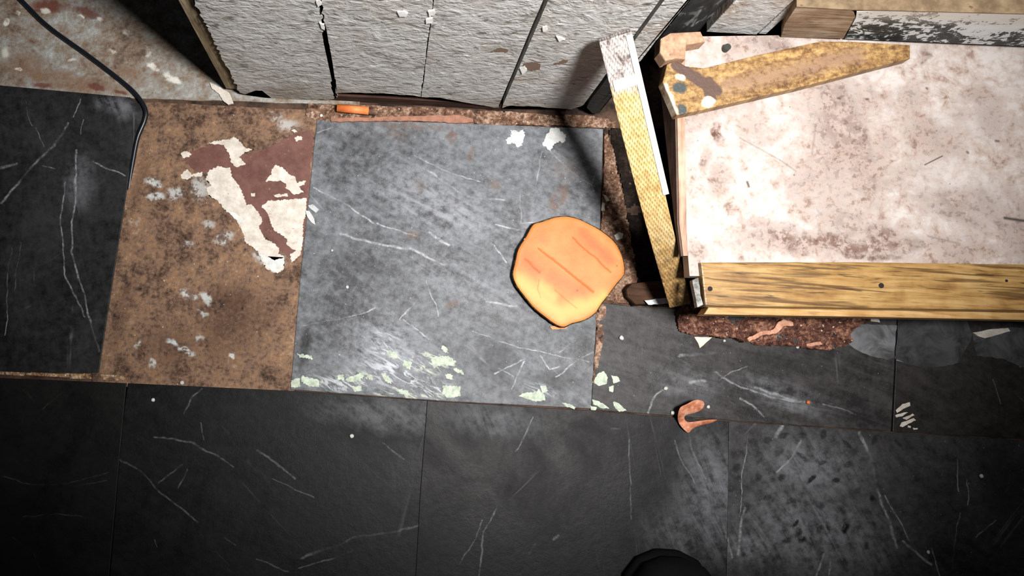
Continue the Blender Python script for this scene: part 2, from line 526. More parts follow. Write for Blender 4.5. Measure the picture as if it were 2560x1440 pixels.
t2 = tile_mat('tile_grey_scuffed', (56, 57, 60), (112, 114, 118), [
    ([(1066, 424), (1120, 460), (1172, 494), (1262, 502)], .8, 5), ([(1034, 388), (1128, 432), (1202, 452)], .6, 4), ([(786, 470), (860, 505), (932, 560)], .6, 5), ([(852, 584), (962, 615), (1032, 626), (1112, 664)], .8, 6),
    ([(1072, 582), (1122, 612)], .7, 6), ([(1228, 608), (1266, 656)], .7, 4), ([(1336, 470), (1350, 420), (1358, 380)], .6, 4), ([(1372, 372), (1420, 424), (1490, 465)], .5, 4), ([(1066, 700), (1092, 762), (1096, 790)], .5, 4),
    ([(1000, 800), (1052, 742)], .5, 4), ([(1236, 932), (1312, 898)], .8, 4), ([(1248, 918), (1284, 942)], .6, 4), ([(1278, 972), (1312, 904)], .7, 4), ([(1216, 757), (1292, 762)], .8, 5), ([(790, 332), (832, 320)], .5, 5),
    ([(760, 815), (852, 800), (940, 770)], .5, 5), ([(1350, 890), (1372, 925), (1400, 915)], .7, 4), ([(1300, 480), (1302, 560), (1345, 560)], .4, 5), ([(1240, 560), (1350, 590)], .35, 8), ([(1400, 880), (1440, 850)], .4, 4), ([(1100, 660), (1250, 700)], .3, 10),
    ([(1390, 940), (1480, 880)], .35, 6), ([(1180, 830), (1300, 870), (1470, 905)], .4, 4), ([(940, 560), (1040, 590)], .35, 6), ([(1010, 800), (1075, 850)], .5, 5), ([(1460, 395), (1496, 420)], .6, 4), ([(1490, 430), (1482, 455)], .7, 5)],
    dust=[(1100, 520, 260, 120, 20, .9, .55), (960, 880, 170, 130, 0, .9, .65), (1350, 600, 120, 140, 0, .9, .4), (1150, 700, 220, 90, 20, .9, .35)],
    dark=[(900, 660, 130, 40, 10, .9, .35), (900, 350, 90, 30, 0, .9, .35), (760, 870, 20, 90, 5, .8, .7), (1400, 950, 100, 40, 0, .9, .55), (1240, 900, 90, 90, 0, .9, .5), (1460, 850, 40, 80, 0, .9, .4)],
    extra=t2_extra, off=5.0, rough=0.42, specks=.5, streak=0.2, cloud=9.0, srot=0.5, scol=(205, 207, 212))
T2 = slab('floor_tile', [(792, 300), (1100, 306), (1508, 322), (1503, 480), (1494, 760), (1478, 1022), (1100, 1002), (726, 974), (750, 700)], 0.0, 0.0034, t2, floor, bev=0.0006)
T2['label'] = 'scuffed grey black tile with flecks of pale paint'


def t3_extra(m, base, fp, wf):
    return base


t3 = tile_mat('tile_black_worn', (32, 30, 30), (62, 60, 60), [
    ([(1664, 968), (1640, 985), (1620, 1030)], .7, 5), ([(1790, 930), (1850, 972), (1940, 996), (2010, 1004)], .55, 6), ([(1890, 972), (1950, 990), (1990, 1000)], .7, 7), ([(1850, 1000), (1880, 1012), (1910, 1040)], .6, 6), ([(1866, 918), (1826, 932), (1800, 950)], .4, 4),
    ([(2060, 1012), (2132, 1034)], .5, 5), ([(1720, 955), (1760, 950)], .5, 10), ([(1560, 905), (1640, 930)], .25, 8), ([(1970, 950), (2060, 930)], .25, 7), ([(1700, 890), (1790, 880)], .35, 14)],
    dust=[(1960, 990, 170, 50, 12, .9, .4), (1720, 960, 130, 60, 0, .9, .25)], dark=[(1950, 905, 180, 34, 3, .9, .5), (1720, 1000, 60, 30, 0, .9, .6)],
    extra=t3_extra, off=8.0, streak=0.35, srot=0.25, specks=.3)
T3 = slab('floor_tile', [(1499, 756), (1600, 768), (1700, 772), (2243, 788), (2228, 1078), (1900, 1057), (1478, 1024), (1486, 900)], 0.0, 0.0034, t3, floor, bev=0.0006)


def t4_extra(m, base, fp, wf):
    s = marks(m, [([(2268, 862), (2284, 874), (2316, 878)], .8, 6), ([(2318, 900), (2332, 892)], .95, 7), ([(2535, 885), (2552, 915)], .8, 6), ([(2240, 900), (2300, 914)], .4, 5)], wf)
    return m.mix(s, base, lin((170, 170, 172)))


t4 = tile_mat('tile_black_plain', (28, 26, 25), (50, 47, 45), [([(2480, 950), (2500, 1010)], .35, 4), ([(2380, 985), (2420, 1000)], .3, 4)], extra=t4_extra, off=11.0, streak=0.25)
T4 = slab('floor_tile', [(2246, 790), (2900, 812), (3000, 830), (2985, 1122), (2232, 1079)], 0.0, 0.0034, t4, floor, bev=0.0006)

t5 = tile_mat('tile_black_dull', (7, 7, 7), (18, 18, 17), [
    ([(0, 1192), (80, 1212), (170, 1210), (272, 1180)], .4, 5), ([(200, 1215), (270, 1200)], .4, 4), ([(60, 1290), (140, 1286), (205, 1292)], .35, 5), ([(30, 1345), (75, 1380), (102, 1420)], .4, 5), ([(110, 1020), (162, 972)], .35, 4), ([(5, 1130), (50, 1095)], .3, 4), ([(110, 1270), (118, 1248)], .3, 4)],
    off=14.0, streak=0.2, rough=0.45, scol=(84, 86, 84))
T5 = slab('floor_tile', [(-520, 925), (0, 945), (316, 958), (306, 1060), (262, 1560), (-540, 1530)], 0.0, 0.0034, t5, floor, bev=0.0006)


def t6_extra(m, base, fp, wf):
    # sticky dark drips
    d = m.step(m.noise(150, 3, .6, fp, .4, 71), .60, .68)
    k = blobs(m, [(1060, 1060, 45, 70, 0, .8, 1), (960, 1150, 90, 90, 0, .9, .9), (1150, 1170, 140, 80, 0, .9, .8), (1200, 1090, 80, 50, 0, .9, .7), (830, 1080, 60, 30, 0, .9, .5)], m.stretch(1, 1, 0, vec=m.warp(0.01, 60, 3, 72)))
    return m.mix(m.mul(d, k), base, lin((14, 14, 14)))


t6 = tile_mat('tile_black_scratched', (7, 7, 8), (22, 22, 23), [
    ([(298, 1146), (352, 1180), (418, 1246), (496, 1302)], .6, 5), ([(388, 1094), (480, 1106), (548, 1142), (582, 1166)], .6, 5), ([(448, 1222), (470, 1172)], .55, 5), ([(398, 1206), (456, 1160)], .5, 5), ([(506, 968), (482, 990), (460, 1034)], .5, 6), ([(640, 1128), (680, 1154), (738, 1196)], .6, 6), ([(680, 1196), (786, 1244)], .5, 4),
    ([(756, 1394), (900, 1342), (1052, 1312)], .7, 6), ([(748, 1420), (880, 1380)], .4, 6), ([(958, 1106), (1012, 1146)], .5, 5), ([(386, 1350), (390, 1370)], .4, 4), ([(560, 1345), (590, 1362)], .4, 4), ([(640, 1400), (720, 1430)], .4, 5), ([(500, 1060), (510, 1100)], .35, 5), ([(540, 1000), (640, 1090)], .25, 5)],
    dust=[(1000, 1040, 300, 60, 3, .9, .22), (1150, 1070, 120, 60, 0, .9, .2)], extra=t6_extra, off=17.0, streak=0.25, rough=0.45, scol=(112, 112, 114))
T6 = slab('floor_tile', [(320, 958), (726, 977), (1068, 1002), (1050, 1240), (1030, 1600), (266, 1560), (306, 1060)], 0.0, 0.0034, t6, floor, bev=0.0003)
t6b = tile_mat('tile_black_smeared', (7, 7, 8), (23, 22, 23), [
    ([(1205, 1300), (1190, 1345), (1150, 1410)], .5, 5), ([(1240, 1268), (1210, 1330), (1196, 1440)], .45, 6), ([(1288, 1130), (1332, 1042)], .4, 6), ([(1574, 1098), (1576, 1200), (1578, 1300)], .45, 5), ([(1340, 1360), (1322, 1386)], .5, 4), ([(1552, 1110), (1542, 1220)], .3, 4), ([(1450, 1190), (1460, 1400)], .3, 4), ([(1530, 1071), (1550, 1071)], .8, 4), ([(1385, 1350), (1398, 1342)], .7, 6),
    ([(1690, 1100), (1700, 1145), (1735, 1205)], .5, 5), ([(1724, 1078), (1730, 1124), (1764, 1200), (1800, 1290), (1818, 1345)], .8, 5), ([(1300, 1250), (1330, 1120)], .25, 5)],
    dust=[(1230, 1050, 160, 60, 0, .9, .22), (1790, 1240, 150, 230, 0, .95, .4), (1700, 1330, 120, 100, 0, .9, .25)], extra=t6_extra, off=20.0, streak=0.25, srot=1.1, rough=0.45, scol=(124, 124, 126))
slab('floor_tile', [(1068.6, 1002), (1480, 1027), (1822, 1054), (1820, 1240), (1812, 1660), (1030.6, 1600), (1050.6, 1240)], 0.0, 0.0034, t6b, floor, bev=0.0003)


def t7_extra(m, base, fp, wf):
    # damp shoe print made of short dark lugs
    rr_ = random.Random(5)
    L_ = [(640, 630), (640, 720), (660, 790), (610, 860), (790, 770), (960, 500), (1080, 500), (1220, 500), (930, 620), (1080, 640), (1220, 680), (1390, 700), (1560, 530), (950, 780), (1140, 790), (1310, 800), (850, 920), (1000, 940), (1200, 970), (1360, 1000), (1450, 870), (1060, 1150), (1040, 1100), (1200, 1130), (1370, 1120), (980, 1210), (750, 540), (850, 540), (1380, 560), (1550, 920), (700, 1000), (1720, 560), (1080, 1190)]
    k = blobs(m, [(x/2.667+1600, y/2.667+900, rr_.uniform(12, 22), rr_.uniform(7, 12), rr_.choice((-45, -35, -55, 40, -20)), .6, rr_.uniform(.6, 1.0)) for x, y in L_], m.stretch(1, 1, 0, vec=m.warp(0.009, 90, 4, 82)))
    k = m.mul(k, m.step(m.noise(200, 3, .6, fp, 0, 84), .30, .52, .45, 1.0))
    return m.mix(k, base, lin((16, 16, 16)))


t7 = tile_mat('tile_black_footmarked', (32, 31, 32), (62, 61, 62), [
    ([(1846, 1388), (1850, 1320), (1862, 1270)], .7, 7), ([(1818, 1345), (1832, 1398)], .7, 5), ([(2152, 1082), (2178, 1156), (2206, 1262), (2244, 1368)], .95, 6), ([(2214, 1240), (2272, 1346)], .5, 5), ([(1952, 1066), (1940, 1092)], .7, 10), ([(2002, 1100), (1980, 1144), (1942, 1182)], .6, 6), ([(2258, 1350), (2330, 1412)], .5, 8),
    ([(2120, 1080), (2150, 1140)], .3, 4), ([(2060, 1388), (2040, 1440)], .7, 6), ([(2078, 1410), (2070, 1450)], .5, 6), ([(1870, 1090), (1855, 1180), (1850, 1290)], .35, 5), ([(2392, 1150), (2396, 1230)], .5, 4), ([(2416, 1200), (2420, 1260)], .4, 4), ([(2400, 1280), (2380, 1400)], .35, 5), ([(2440, 1340), (2490, 1300)], .4, 5), ([(2330, 1370), (2350, 1440)], .4, 5)],
    dust=[(2050, 1330, 280, 160, 10, .95, .5), (2030, 1180, 220, 140, 0, .95, .4), (1880, 1370, 110, 70, 0, .9, .45)], dark=[(2500, 1200, 90, 190, 0, .9, .6), (2350, 1280, 70, 120, 0, .9, .3)], extra=t7_extra, off=23.0, streak=0.15, srot=1.0, rough=0.42, specks=.25)
slab('floor_tile', [(1822.6, 1054), (2230, 1081), (2594, 1104), (2596, 1300), (2594, 1690), (1812.6, 1660), (1820.6, 1240)], 0.0, 0.0034, t7, floor, bev=0.0003)
slab('floor_tile', [(2595, 1104), (3000, 1130), (3000, 1700), (2596, 1690)], 0.0, 0.0034, t4, floor, bev=0.0003)

# rubbed grout of dirt along the seams
dm = dirt_mat('dirt_brown', 3.0, (50, 34, 26), (108, 80, 64), (166, 142, 124))
dm_shade = dirt_mat('dirt_painted_shade', 9.0, (10, 7, 6), (24, 17, 13), (46, 35, 28), 0)  # dirt coloured almost black to paint in the shadow by the cabinet base
dml = dirt_mat('dirt_pale', 12.0, (90, 62, 42), (150, 118, 88), (206, 190, 168))


def stuff(o, label):
    o['kind'] = 'stuff'; o['label'] = label
    return o


stuff(crumble('dirt', [(-20, 928), (150, 934), (245, 935), (300, 938), (318, 948), (290, 950), (190, 946), (120, 941), (-20, 935)], ZB, 0.0046, 0.0008, dml, floor, 90, 2, .1), 'pale dirt packed along the tile seam')
stuff(crumble('dirt', [(770, 256), (900, 262), (1100, 268), (1260, 280), (1480, 288), (1540, 300), (1540, 318), (1300, 312), (1100, 306), (960, 302), (800, 302), (765, 290)], ZB, 0.0034, 0.0012, dm, floor, 70, 4, .05), 'brown crumbly dirt along the foot of the plank wall')
stuff(crumble('dirt', [(1511, 330), (1524, 340), (1552, 450), (1580, 600), (1602, 760), (1520, 758), (1496, 900), (1484, 960), (1488, 860), (1500, 740), (1505, 560)], ZB, 0.0045, 0.0012, dm, floor, 60, 6, .0), 'brown dirt in the gap between two black tiles')
stuff(crumble('dirt', [(1524, 322), (1720, 322), (1760, 700), (1700, 766), (1606, 764), (1580, 600), (1552, 450)], ZB, 0.0042, 0.0025, dm_shade, floor, 60, 7, .0), 'dirt under the cabinet base with its shadow painted in')

stuff(crumble('dirt', [(1486, 758), (1516, 766), (1508, 850), (1497, 905), (1489, 960), (1480, 958), (1486, 890), (1492, 820)], -.0004, .0013, .0008, dm, floor, 80, 9, .35), 'rusty dirt along the seam below the orange slice')
# --- layers of old paint on the bare strip
maroon = paint_mat('paint_maroon', (88, 56, 49), (108, 74, 66), 60, 0.7, (140, 100, 88))
cream = paint_mat('paint_cream', (176, 166, 154), (206, 199, 190), 90, 0.75, (150, 130, 112), 3)
whitep = paint_mat('paint_white', (180, 180, 177), (206, 206, 203), 110, 0.75, (160, 150, 140), 5)
greyp = paint_mat('paint_grey_blue', (150, 152, 152), (182, 184, 184), 110, 0.75, (120, 110, 100), 6)
green = paint_mat('paint_pale_green', (150, 160, 144), (186, 196, 178), 160, 0.7, (120, 130, 110), 7)


def zz(pts, sc=3.6, ox=420, oy=320):
    return [(x/sc+ox, y/sc+oy) for x, y in pts]


slab('paint_patch', [(462, 402), (478, 378), (520, 364), (556, 358), (580, 372), (622, 384), (662, 374), (704, 352), (738, 334), (784, 322), (772, 480), (764, 560), (752, 640), (735, 660), (720, 640), (660, 590), (610, 520), (560, 450), (530, 432), (486, 428)], -0.0009, 0.0004, maroon, fb2, rag=(7, 2.2), seed=1)['label'] = 'dark maroon paint layer'
for i, pl in enumerate([
        [(350, 140), (430, 115), (545, 108), (590, 80), (640, 110), (700, 180), (755, 195), (690, 215), (640, 260), (700, 325), (620, 355), (570, 310), (545, 230), (505, 150), (430, 145)],
        [(340, 460), (370, 380), (450, 345), (565, 360), (570, 430), (620, 500), (660, 550), (690, 640), (700, 690), (760, 690), (820, 770), (850, 840), (820, 880), (830, 930), (880, 1000), (940, 1030), (1000, 1080), (990, 1130), (1050, 1160), (1040, 1270), (980, 1310), (890, 1270), (840, 1180), (800, 1100), (700, 1030), (670, 930), (610, 830), (510, 730), (440, 650), (360, 600), (345, 540), (390, 520)],
        [(840, 710), (900, 650), (1020, 650), (1130, 640), (1250, 630), (1245, 740), (1215, 860), (1215, 1020), (1190, 1150), (1110, 1210), (1100, 1130), (1150, 1110), (1060, 1040), (1080, 1000), (970, 930), (930, 880), (910, 800), (880, 740)],
        [(870, 480), (930, 420), (930, 370), (970, 330), (1030, 360), (1100, 420), (1150, 450), (1160, 490), (1240, 470), (1230, 510), (1180, 530), (1220, 580), (1140, 600), (1060, 540), (1060, 500), (1010, 470), (950, 480)],
        [(110, 230), (170, 205), (210, 230), (190, 260), (130, 270)],
        [(110, 420), (180, 370), (210, 420), (310, 395), (300, 440), (230, 430), (170, 465), (120, 450)],
        [(1110, 20), (1150, 15), (1170, 40), (1130, 45)], [(1140, 80), (1200, 70), (1210, 110), (1150, 120)],
        [(750, 590), (780, 585), (785, 612), (755, 612)], [(950, 600), (1075, 590), (1080, 615), (960, 620)]]):
    slab('paint_patch', zz(pl), -0.0005 if i != 1 else -0.00045, 0.0007, cream, fb2, rag=(3, 1.9), seed=20+i)
slab('paint_patch', zz([(510, 725), (600, 760), (700, 840), (640, 850), (580, 790)]), -0.0003, 0.0004, whitep, fb2, rag=(4, 1.0), seed=41)
slab('paint_patch', zz([(800, 1110), (850, 1170), (900, 1260), (985, 1305), (1030, 1250), (1045, 1165), (960, 1190), (880, 1150)]), -0.0003, 0.0004, whitep, fb2, rag=(4, 1.0), seed=42)
# paint splashes on the grey tile
for i, pl in enumerate([[(1264, 350), (1280, 336), (1276, 326), (1296, 330), (1308, 322), (1312, 345), (1304, 362), (1292, 370), (1286, 356), (1270, 360)],
                        [(1356, 358), (1366, 340), (1376, 322), (1392, 318), (1404, 330), (1416, 336), (1412, 356), (1398, 354), (1384, 362), (1376, 380), (1368, 370), (1360, 366)]]):
    slab('paint_splash', pl, 0.0003, 0.0004, whitep, T2, rag=(3, 2.6), seed=80+i)
GF = [[(742, 884), (780, 890), (782, 898), (750, 894)], [(728, 950), (748, 946), (750, 968), (730, 968)], [(756, 940), (796, 950), (800, 968), (770, 966), (752, 952)], [(842, 938), (858, 936), (860, 948), (846, 950)], [(862, 948), (898, 934), (914, 940), (890, 954), (868, 956)],
      [(918, 934), (930, 938), (932, 952), (922, 950)], [(1076, 892), (1120, 890), (1140, 904), (1136, 916), (1104, 912), (1084, 920)], [(1132, 918), (1156, 926), (1160, 936), (1138, 930)], [(1112, 936), (1130, 936), (1134, 950), (1116, 948)], [(1108, 964), (1150, 966), (1152, 990), (1124, 996), (1104, 984)],
      [(990, 972), (1020, 976), (1028, 988), (1000, 984)], [(1100, 862), (1116, 868), (1122, 884), (1108, 878)], [(952, 930), (972, 940), (980, 960), (962, 952)], [(1010, 900), (1030, 906), (1026, 924), (1008, 916)], [(966, 876), (990, 880), (1000, 896), (974, 892)], [(880, 966), (904, 964), (906, 978), (886, 980)]]
for i, pl in enumerate(GF):
    slab('paint_splash', pl, 0.00025, 0.0003, green, T2, rag=(3, 2.2), seed=100+i)
for i, pl in enumerate([[(1296, 990), (1310, 982), (1340, 980), (1346, 972), (1360, 988), (1364, 1000), (1340, 1004), (1316, 996)], [(1350, 966), (1364, 964), (1370, 978), (1356, 982)], [(1404, 1006), (1418, 1008), (1440, 1018), (1436, 1024), (1414, 1016)]]):
    slab('paint_splash', pl, 0.00025, 0.0003, green, T2, rag=(4, 1.4), seed=130+i)
for i, pl in enumerate([[(1484, 956), (1494, 934), (1510, 928), (1520, 944), (1516, 960), (1498, 966)], [(1528, 938), (1546, 942), (1550, 954), (1534, 958)], [(1480, 998), (1498, 1004), (1524, 1020), (1508, 1022), (1484, 1010)], [(1532, 1004), (1548, 1008), (1566, 1026), (1548, 1030), (1536, 1018)], [(1476, 1014), (1492, 1018), (1490, 1026), (1478, 1024)], [(1522, 966), (1536, 964), (1532, 980), (1524, 978)]]):
    slab('paint_splash', pl, 0.00025, 0.0003, green, T3, rag=(4, 1.2), seed=140+i)
# dust left pale where the cabinet edge kept the traffic off
def dust_mat(name, lo, hi, off):
    m = Mat(name); n = m.noise(40, 6, .7, None, .6, off)
    return m.out(m.ramp(n, [(.34, lo), (.62, hi)]), .6, n, .0005, .25)


dz_ = lambda pts: [(x/5.333+2080, y/5.333+760) for x, y in pts]
slab('dust_patch', dz_([(200, 490), (220, 400), (370, 270), (860, 285), (826, 720), (740, 740), (560, 700), (400, 650), (300, 590), (230, 540)]), .00015, .0002, dust_mat('dust_pale', (62, 62, 64), (108, 108, 111), 3), T3, rag=(9, 1.2), seed=170)
slab('dust_patch', dz_([(895, 290), (1000, 190), (1400, 200), (1800, 220), (1870, 400), (1850, 500), (1750, 650), (1700, 780), (1500, 830), (1250, 850), (1000, 800), (836, 725)]), .00015, .0002, dust_mat('dust_grey', (34, 34, 35), (70, 70, 72), 5), T4, rag=(9, 1.2), seed=171)
slab('dust_patch', dz_([(1880, 400), (2150, 320), (2700, 310), (2700, 860), (2500, 830), (2300, 740), (2080, 700), (1930, 690), (1884, 500)]), .00015, .0002, dust_mat('dust_grey_worn', (38, 38, 40), (80, 80, 82), 8), T4, rag=(9, 1.4), seed=172)
# zigzag dabs of cream paint
for i, pl in enumerate([[(2240, 1026), (2256, 1010), (2274, 1006), (2276, 1014), (2252, 1026), (2242, 1032)], [(2238, 1038), (2262, 1030), (2270, 1030), (2256, 1040), (2240, 1044)], [(2256, 1046), (2282, 1034), (2286, 1038), (2266, 1050)], [(2254, 1056), (2284, 1046), (2290, 1050), (2266, 1062), (2256, 1068), (2250, 1066)], [(2270, 1064), (2278, 1066), (2276, 1070), (2270, 1068)], [(2282, 1070), (2294, 1070), (2294, 1074), (2284, 1074)]]):
    slab('paint_dab', pl, 0.0004, 0.0005, cream, T4, rag=(6, 0.8), seed=160+i)

# ------------------------------------------------------------------ PLANK WALL
YW = P(1140, 270, 0.0).y


def plank_mat(name, off, brown=0.3):
    m = Mat(name)
    n = m.noise(24, 6, .7, None, .3, off); k = m.noise(170, 5, .75, m.stretch(.7, 1, 1.3), .4, off+1); q = m.noise(15, 6, .72, None, .5, off+2)
    col = m.ramp(m.math('ADD', m.mul(n, .45), m.mul(k, .55)), [(0.34, (136, 132, 127)), (0.46, (176, 174, 171)), (0.58, (189, 188, 186)), (0.68, (208, 207, 205))])
    col = m.mix(m.step(q, .46, .66, 0, brown), col, lin((152, 132, 116)))
    sp = m.noise(120, 3, .55, m.stretch(.6, 1, 1.1), .3, off+5)
    col = m.mix(m.step(sp, .63, .70, 0, .75), col, lin((84, 76, 68)))
    sp2 = m.noise(60, 4, .6, m.stretch(.5, 1, 1.4), .5, off+9)
    col = m.mix(m.step(sp2, .63, .70, 0, .6), col, lin((112, 94, 78)))
    lt = m.noise(110, 3, .6, m.stretch(.7, 1, 1.2), .4, off+12)
    col = m.mix(m.step(lt, .64, .70, 0, .8), col, lin((226, 225, 222)))
    # grime creeping up from the floor
    sx = m.N.new('ShaderNodeSeparateXYZ'); m.put(sx.inputs[0], m.p)
    low = m.step(m.math('ADD', sx.outputs[2], m.mul(m.math('SUBTRACT', n, .5), .09)), 0.0, 0.05, .7, 0.0)
    col = m.mix(m.mul(low, m.step(k, .3, .6, .4, 1)), col, lin((128, 118, 102)))
    wv = m.noise(62, 5, .65, m.stretch(.75, 1, 1.2), .9, off+8)
    h = m.math('ADD', m.mul(wv, 1.1), m.mul(k, .45))
    return m, col, h


wm, wcol, wh, wk = wood_mat('dark_brown_sill', (38, 24, 20), (58, 38, 32), (78, 56, 46), 'x')
sill_m = wm.out(wcol, 0.85, wh, 0.001, 0.2)
wb0 = PW(612, 236, YW+0.012).x
wb1 = PW(1494, 284, YW+0.012).x
backm = Mat('dark_void_backing').out(lin((20, 16, 14)), .95, spec=.1)
wall = box('wall_back', wb0, wb1, YW+0.0125, YW+0.024, ZB, 1.15, backm)
tag(wall, 'white-painted vertical plank partition with dark wooden backing', kind='structure')


def up(u0, v0, z):
    """the point of the vertical line through a traced point, at height z, as a pixel on plane YW"""
    p = PW(u0, v0, YW); return Vector((p.x, YW, z))


def zig(z):
    return .0034*mnoise.noise(Vector((z*75, 3.1, 0)))+.0022*mnoise.noise(Vector((z*210, 7.7, 0)))


def zgap(z):
    return max(0.0, .0010+.0030*mnoise.noise(Vector((z*120, 1.3, 4.0))))


def plank(bottom, left_px, right_px, mat, seed, rag_l=0.0, rag_r=0.0, thick=0.012, ztop=1.15, zl=False, zr=False):
    """bottom: traced outline left to right; sides run vertically, optionally ragged for the lowest part"""
    r = random.Random(seed)
    bot = [PW(u, v, YW) for u, v in ragged_open(bottom, 10, 1.2, seed)]
    xl = PW(*left_px, YW).x; xr = PW(*right_px, YW).x
    right = []; left = []
    z = max(bot[-1].z, 0.004)+0.004
    while z < 0.34:
        right.append(Vector((xr+(zig(z)-zgap(z) if zr else 0)+r.uniform(-1, 1)*rag_r-max(0, r.uniform(-1.6, 1))*rag_r, YW, z))); z += 0.003 if rag_r > 0.0003 else 0.02
    right.append(Vector((xr, YW, ztop)))
    z = 0.34
    left.append(Vector((xl, YW, ztop)))
    while z > max(bot[0].z, 0.004)+0.004:
        left.append(Vector((xl+(zig(z)+zgap(z)*.3 if zl else 0)+r.uniform(-1, 1)*rag_l+max(0, r.uniform(-1.6, 1))*rag_l, YW, z))); z -= 0.003 if rag_l > 0.0003 else 0.02
    pts = bot+right+left
    bm = bmesh.new()
    # small rounding of the arris
    add_prism(bm, pts, [p+Vector((0, thick, 0)) for p in pts])
    return bm_obj('plank', bm, mat, wall)


def ragged_open(pts, step, amp, seed):
    r = random.Random(seed); out = []
    for a, b in zip(pts[:-1], pts[1:]):
        a = Vector(a); b = Vector(b); k = max(1, int((b-a).length/step))
        for j in range(k):
            q = a+(b-a)*(j/k); out.append((q.x+r.uniform(-amp, amp)*.6, q.y+r.uniform(-amp, amp)))
    out.append(pts[-1])
    return out


def fin(t, rough=0.7, d=0.0025, st=0.8):
    m, col, h = t
    return m.out(col, rough, h, d, 0.3, st)


pm1 = fin(plank_mat('plank_paint_grey', 31, .15)); pm2 = fin(plank_mat('plank_paint_grey_worn', 35, .25)); pm3 = fin(plank_mat('plank_paint_dirty', 39, .35))
mm, cc, hh = plank_mat('plank_paint_brownish', 43, .8); pm4 = mm.out(cc, .7, hh, .0025, .3, .8)
mm, cc, hh = plank_mat('plank_paint_burnt', 47, .5)
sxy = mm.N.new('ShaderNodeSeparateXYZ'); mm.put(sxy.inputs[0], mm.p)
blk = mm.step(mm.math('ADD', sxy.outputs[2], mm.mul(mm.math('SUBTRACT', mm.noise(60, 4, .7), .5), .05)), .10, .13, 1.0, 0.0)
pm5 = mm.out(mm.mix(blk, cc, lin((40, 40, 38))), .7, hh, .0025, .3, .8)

plank([(600, 232), (612, 236), (626, 233), (640, 226), (655, 226), (668, 238), (682, 247), (710, 251), (770, 249), (828, 249)], (600, 234), (833.6, 200), pm1, 11, 0.0014, 0.0004, zr=True)['label'] = 'left plank with ragged edges and a chipped lower corner'
plank([(834, 248), (842, 233), (880, 231), (924, 232), (980, 236), (1042, 240), (1052, 242)], (834, 200), (1052, 240), pm2, 12, 0.0004, 0.0005, zl=True)
plank([(1054, 242), (1100, 245), (1140, 252), (1200, 262), (1236, 270), (1248, 268)], (1054, 240), (1249, 260), pm3, 13, 0.0003, 0.0002)
plank([(1256, 270), (1270, 264), (1330, 266), (1400, 272), (1428, 273), (1452, 266)], (1258, 260), (1455, 268), pm4, 14, 0.0002, 0.0002)
plank([(1466, 270), (1480, 284), (1494, 284)], (1466, 264), (1496, 284), pm5, 15, 0.0002, 0.0006)
# bottom plate showing where the planks stop short of the floor
box('bottom_plate', PW(815, 245, YW).x, PW(1262, 268, YW).x, YW+.0015, YW+.0124, ZB, .0125, sill_m, wall, .0008)['label'] = 'dark brown bottom plate under the planks'
# a narrow ragged lip of torn paint down the left plank
chipm = paint_mat('paint_chip_white', (222, 220, 214), (238, 236, 232), 120, .7, (190, 180, 170), 9)
for i, pl in enumerate([[(994, 32), (1008, 30), (1019, 34), (1016, 42), (1000, 42)], [(1070, 30), (1086, 26), (1088, 36), (1074, 42)], [(1064, 50), (1080, 46), (1082, 58), (1066, 60)], [(1390, 92), (1404, 95), (1412, 100), (1398, 104)], [(1300, 172), (1312, 166), (1318, 178), (1306, 186)], [(790, 4), (800, 0), (804, 12), (794, 18)],
                        [(798, 58), (810, 62), (812, 76), (804, 72)], [(1356, 70), (1366, 66), (1368, 76), (1358, 80)]]):
    pts = [PW(u, v, YW-0.0012) for u, v in ragged(pl, 4, 1.0, 200+i)]
    bm = bmesh.new(); add_prism(bm, pts, [p+Vector((0, .0016, 0)) for p in pts])
    bm_obj('paint_chip', bm, chipm, wall)
# dark gouges where the paint is gone
gm = Mat('bare_dark_wood'); gm = gm.out(lin((112, 92, 78)), .9)
for i, pl in enumerate([[(1310, 158), (1330, 154), (1352, 160), (1350, 172), (1330, 178), (1306, 170)], [(1222, 130), (1248, 120), (1270, 124), (1268, 132), (1246, 130)], [(1384, 160), (1410, 150), (1422, 150), (1418, 156), (1394, 162)]]):
    pts = [PW(u, v, YW-0.0003) for u, v in ragged(pl, 4, 1.2, 230+i)]
    bm = bmesh.new(); add_prism(bm, pts, [p+Vector((0, .0008, 0)) for p in pts])
    bm_obj('bare_spot', bm, gm, wall)

# batten behind the free end of the partition
wm, wcol, wh, wk = wood_mat('batten_olive', (92, 78, 58), (128, 112, 88), (160, 146, 122), 'z')
bat_m = wm.out(wcol, .8, wh, .001, .2)
bx0 = PW(566, 222, YW+0.004).x
bat = box('batten', bx0, wb0+0.02, YW+0.0245, YW+0.045, ZB+0.012, 1.15, bat_m, wall)
bx1 = box('batten', bx0, PW(600, 234, YW).x-.0022, YW+0.004, YW+0.0245, ZB+0.012, 1.15, bat_m, wall)

# ------------------------------------------------------------------ LOW CABINET BASE
ZT = 0.10
cab = empty('cabinet_base', P(2150, 420, ZT)*1.0)
cab.location.z = 0; cab['_w'] = tuple(cab.location)
tag(cab, 'low wooden cabinet base with stained white top board and yellow varnished front rail', 'cabinet base')

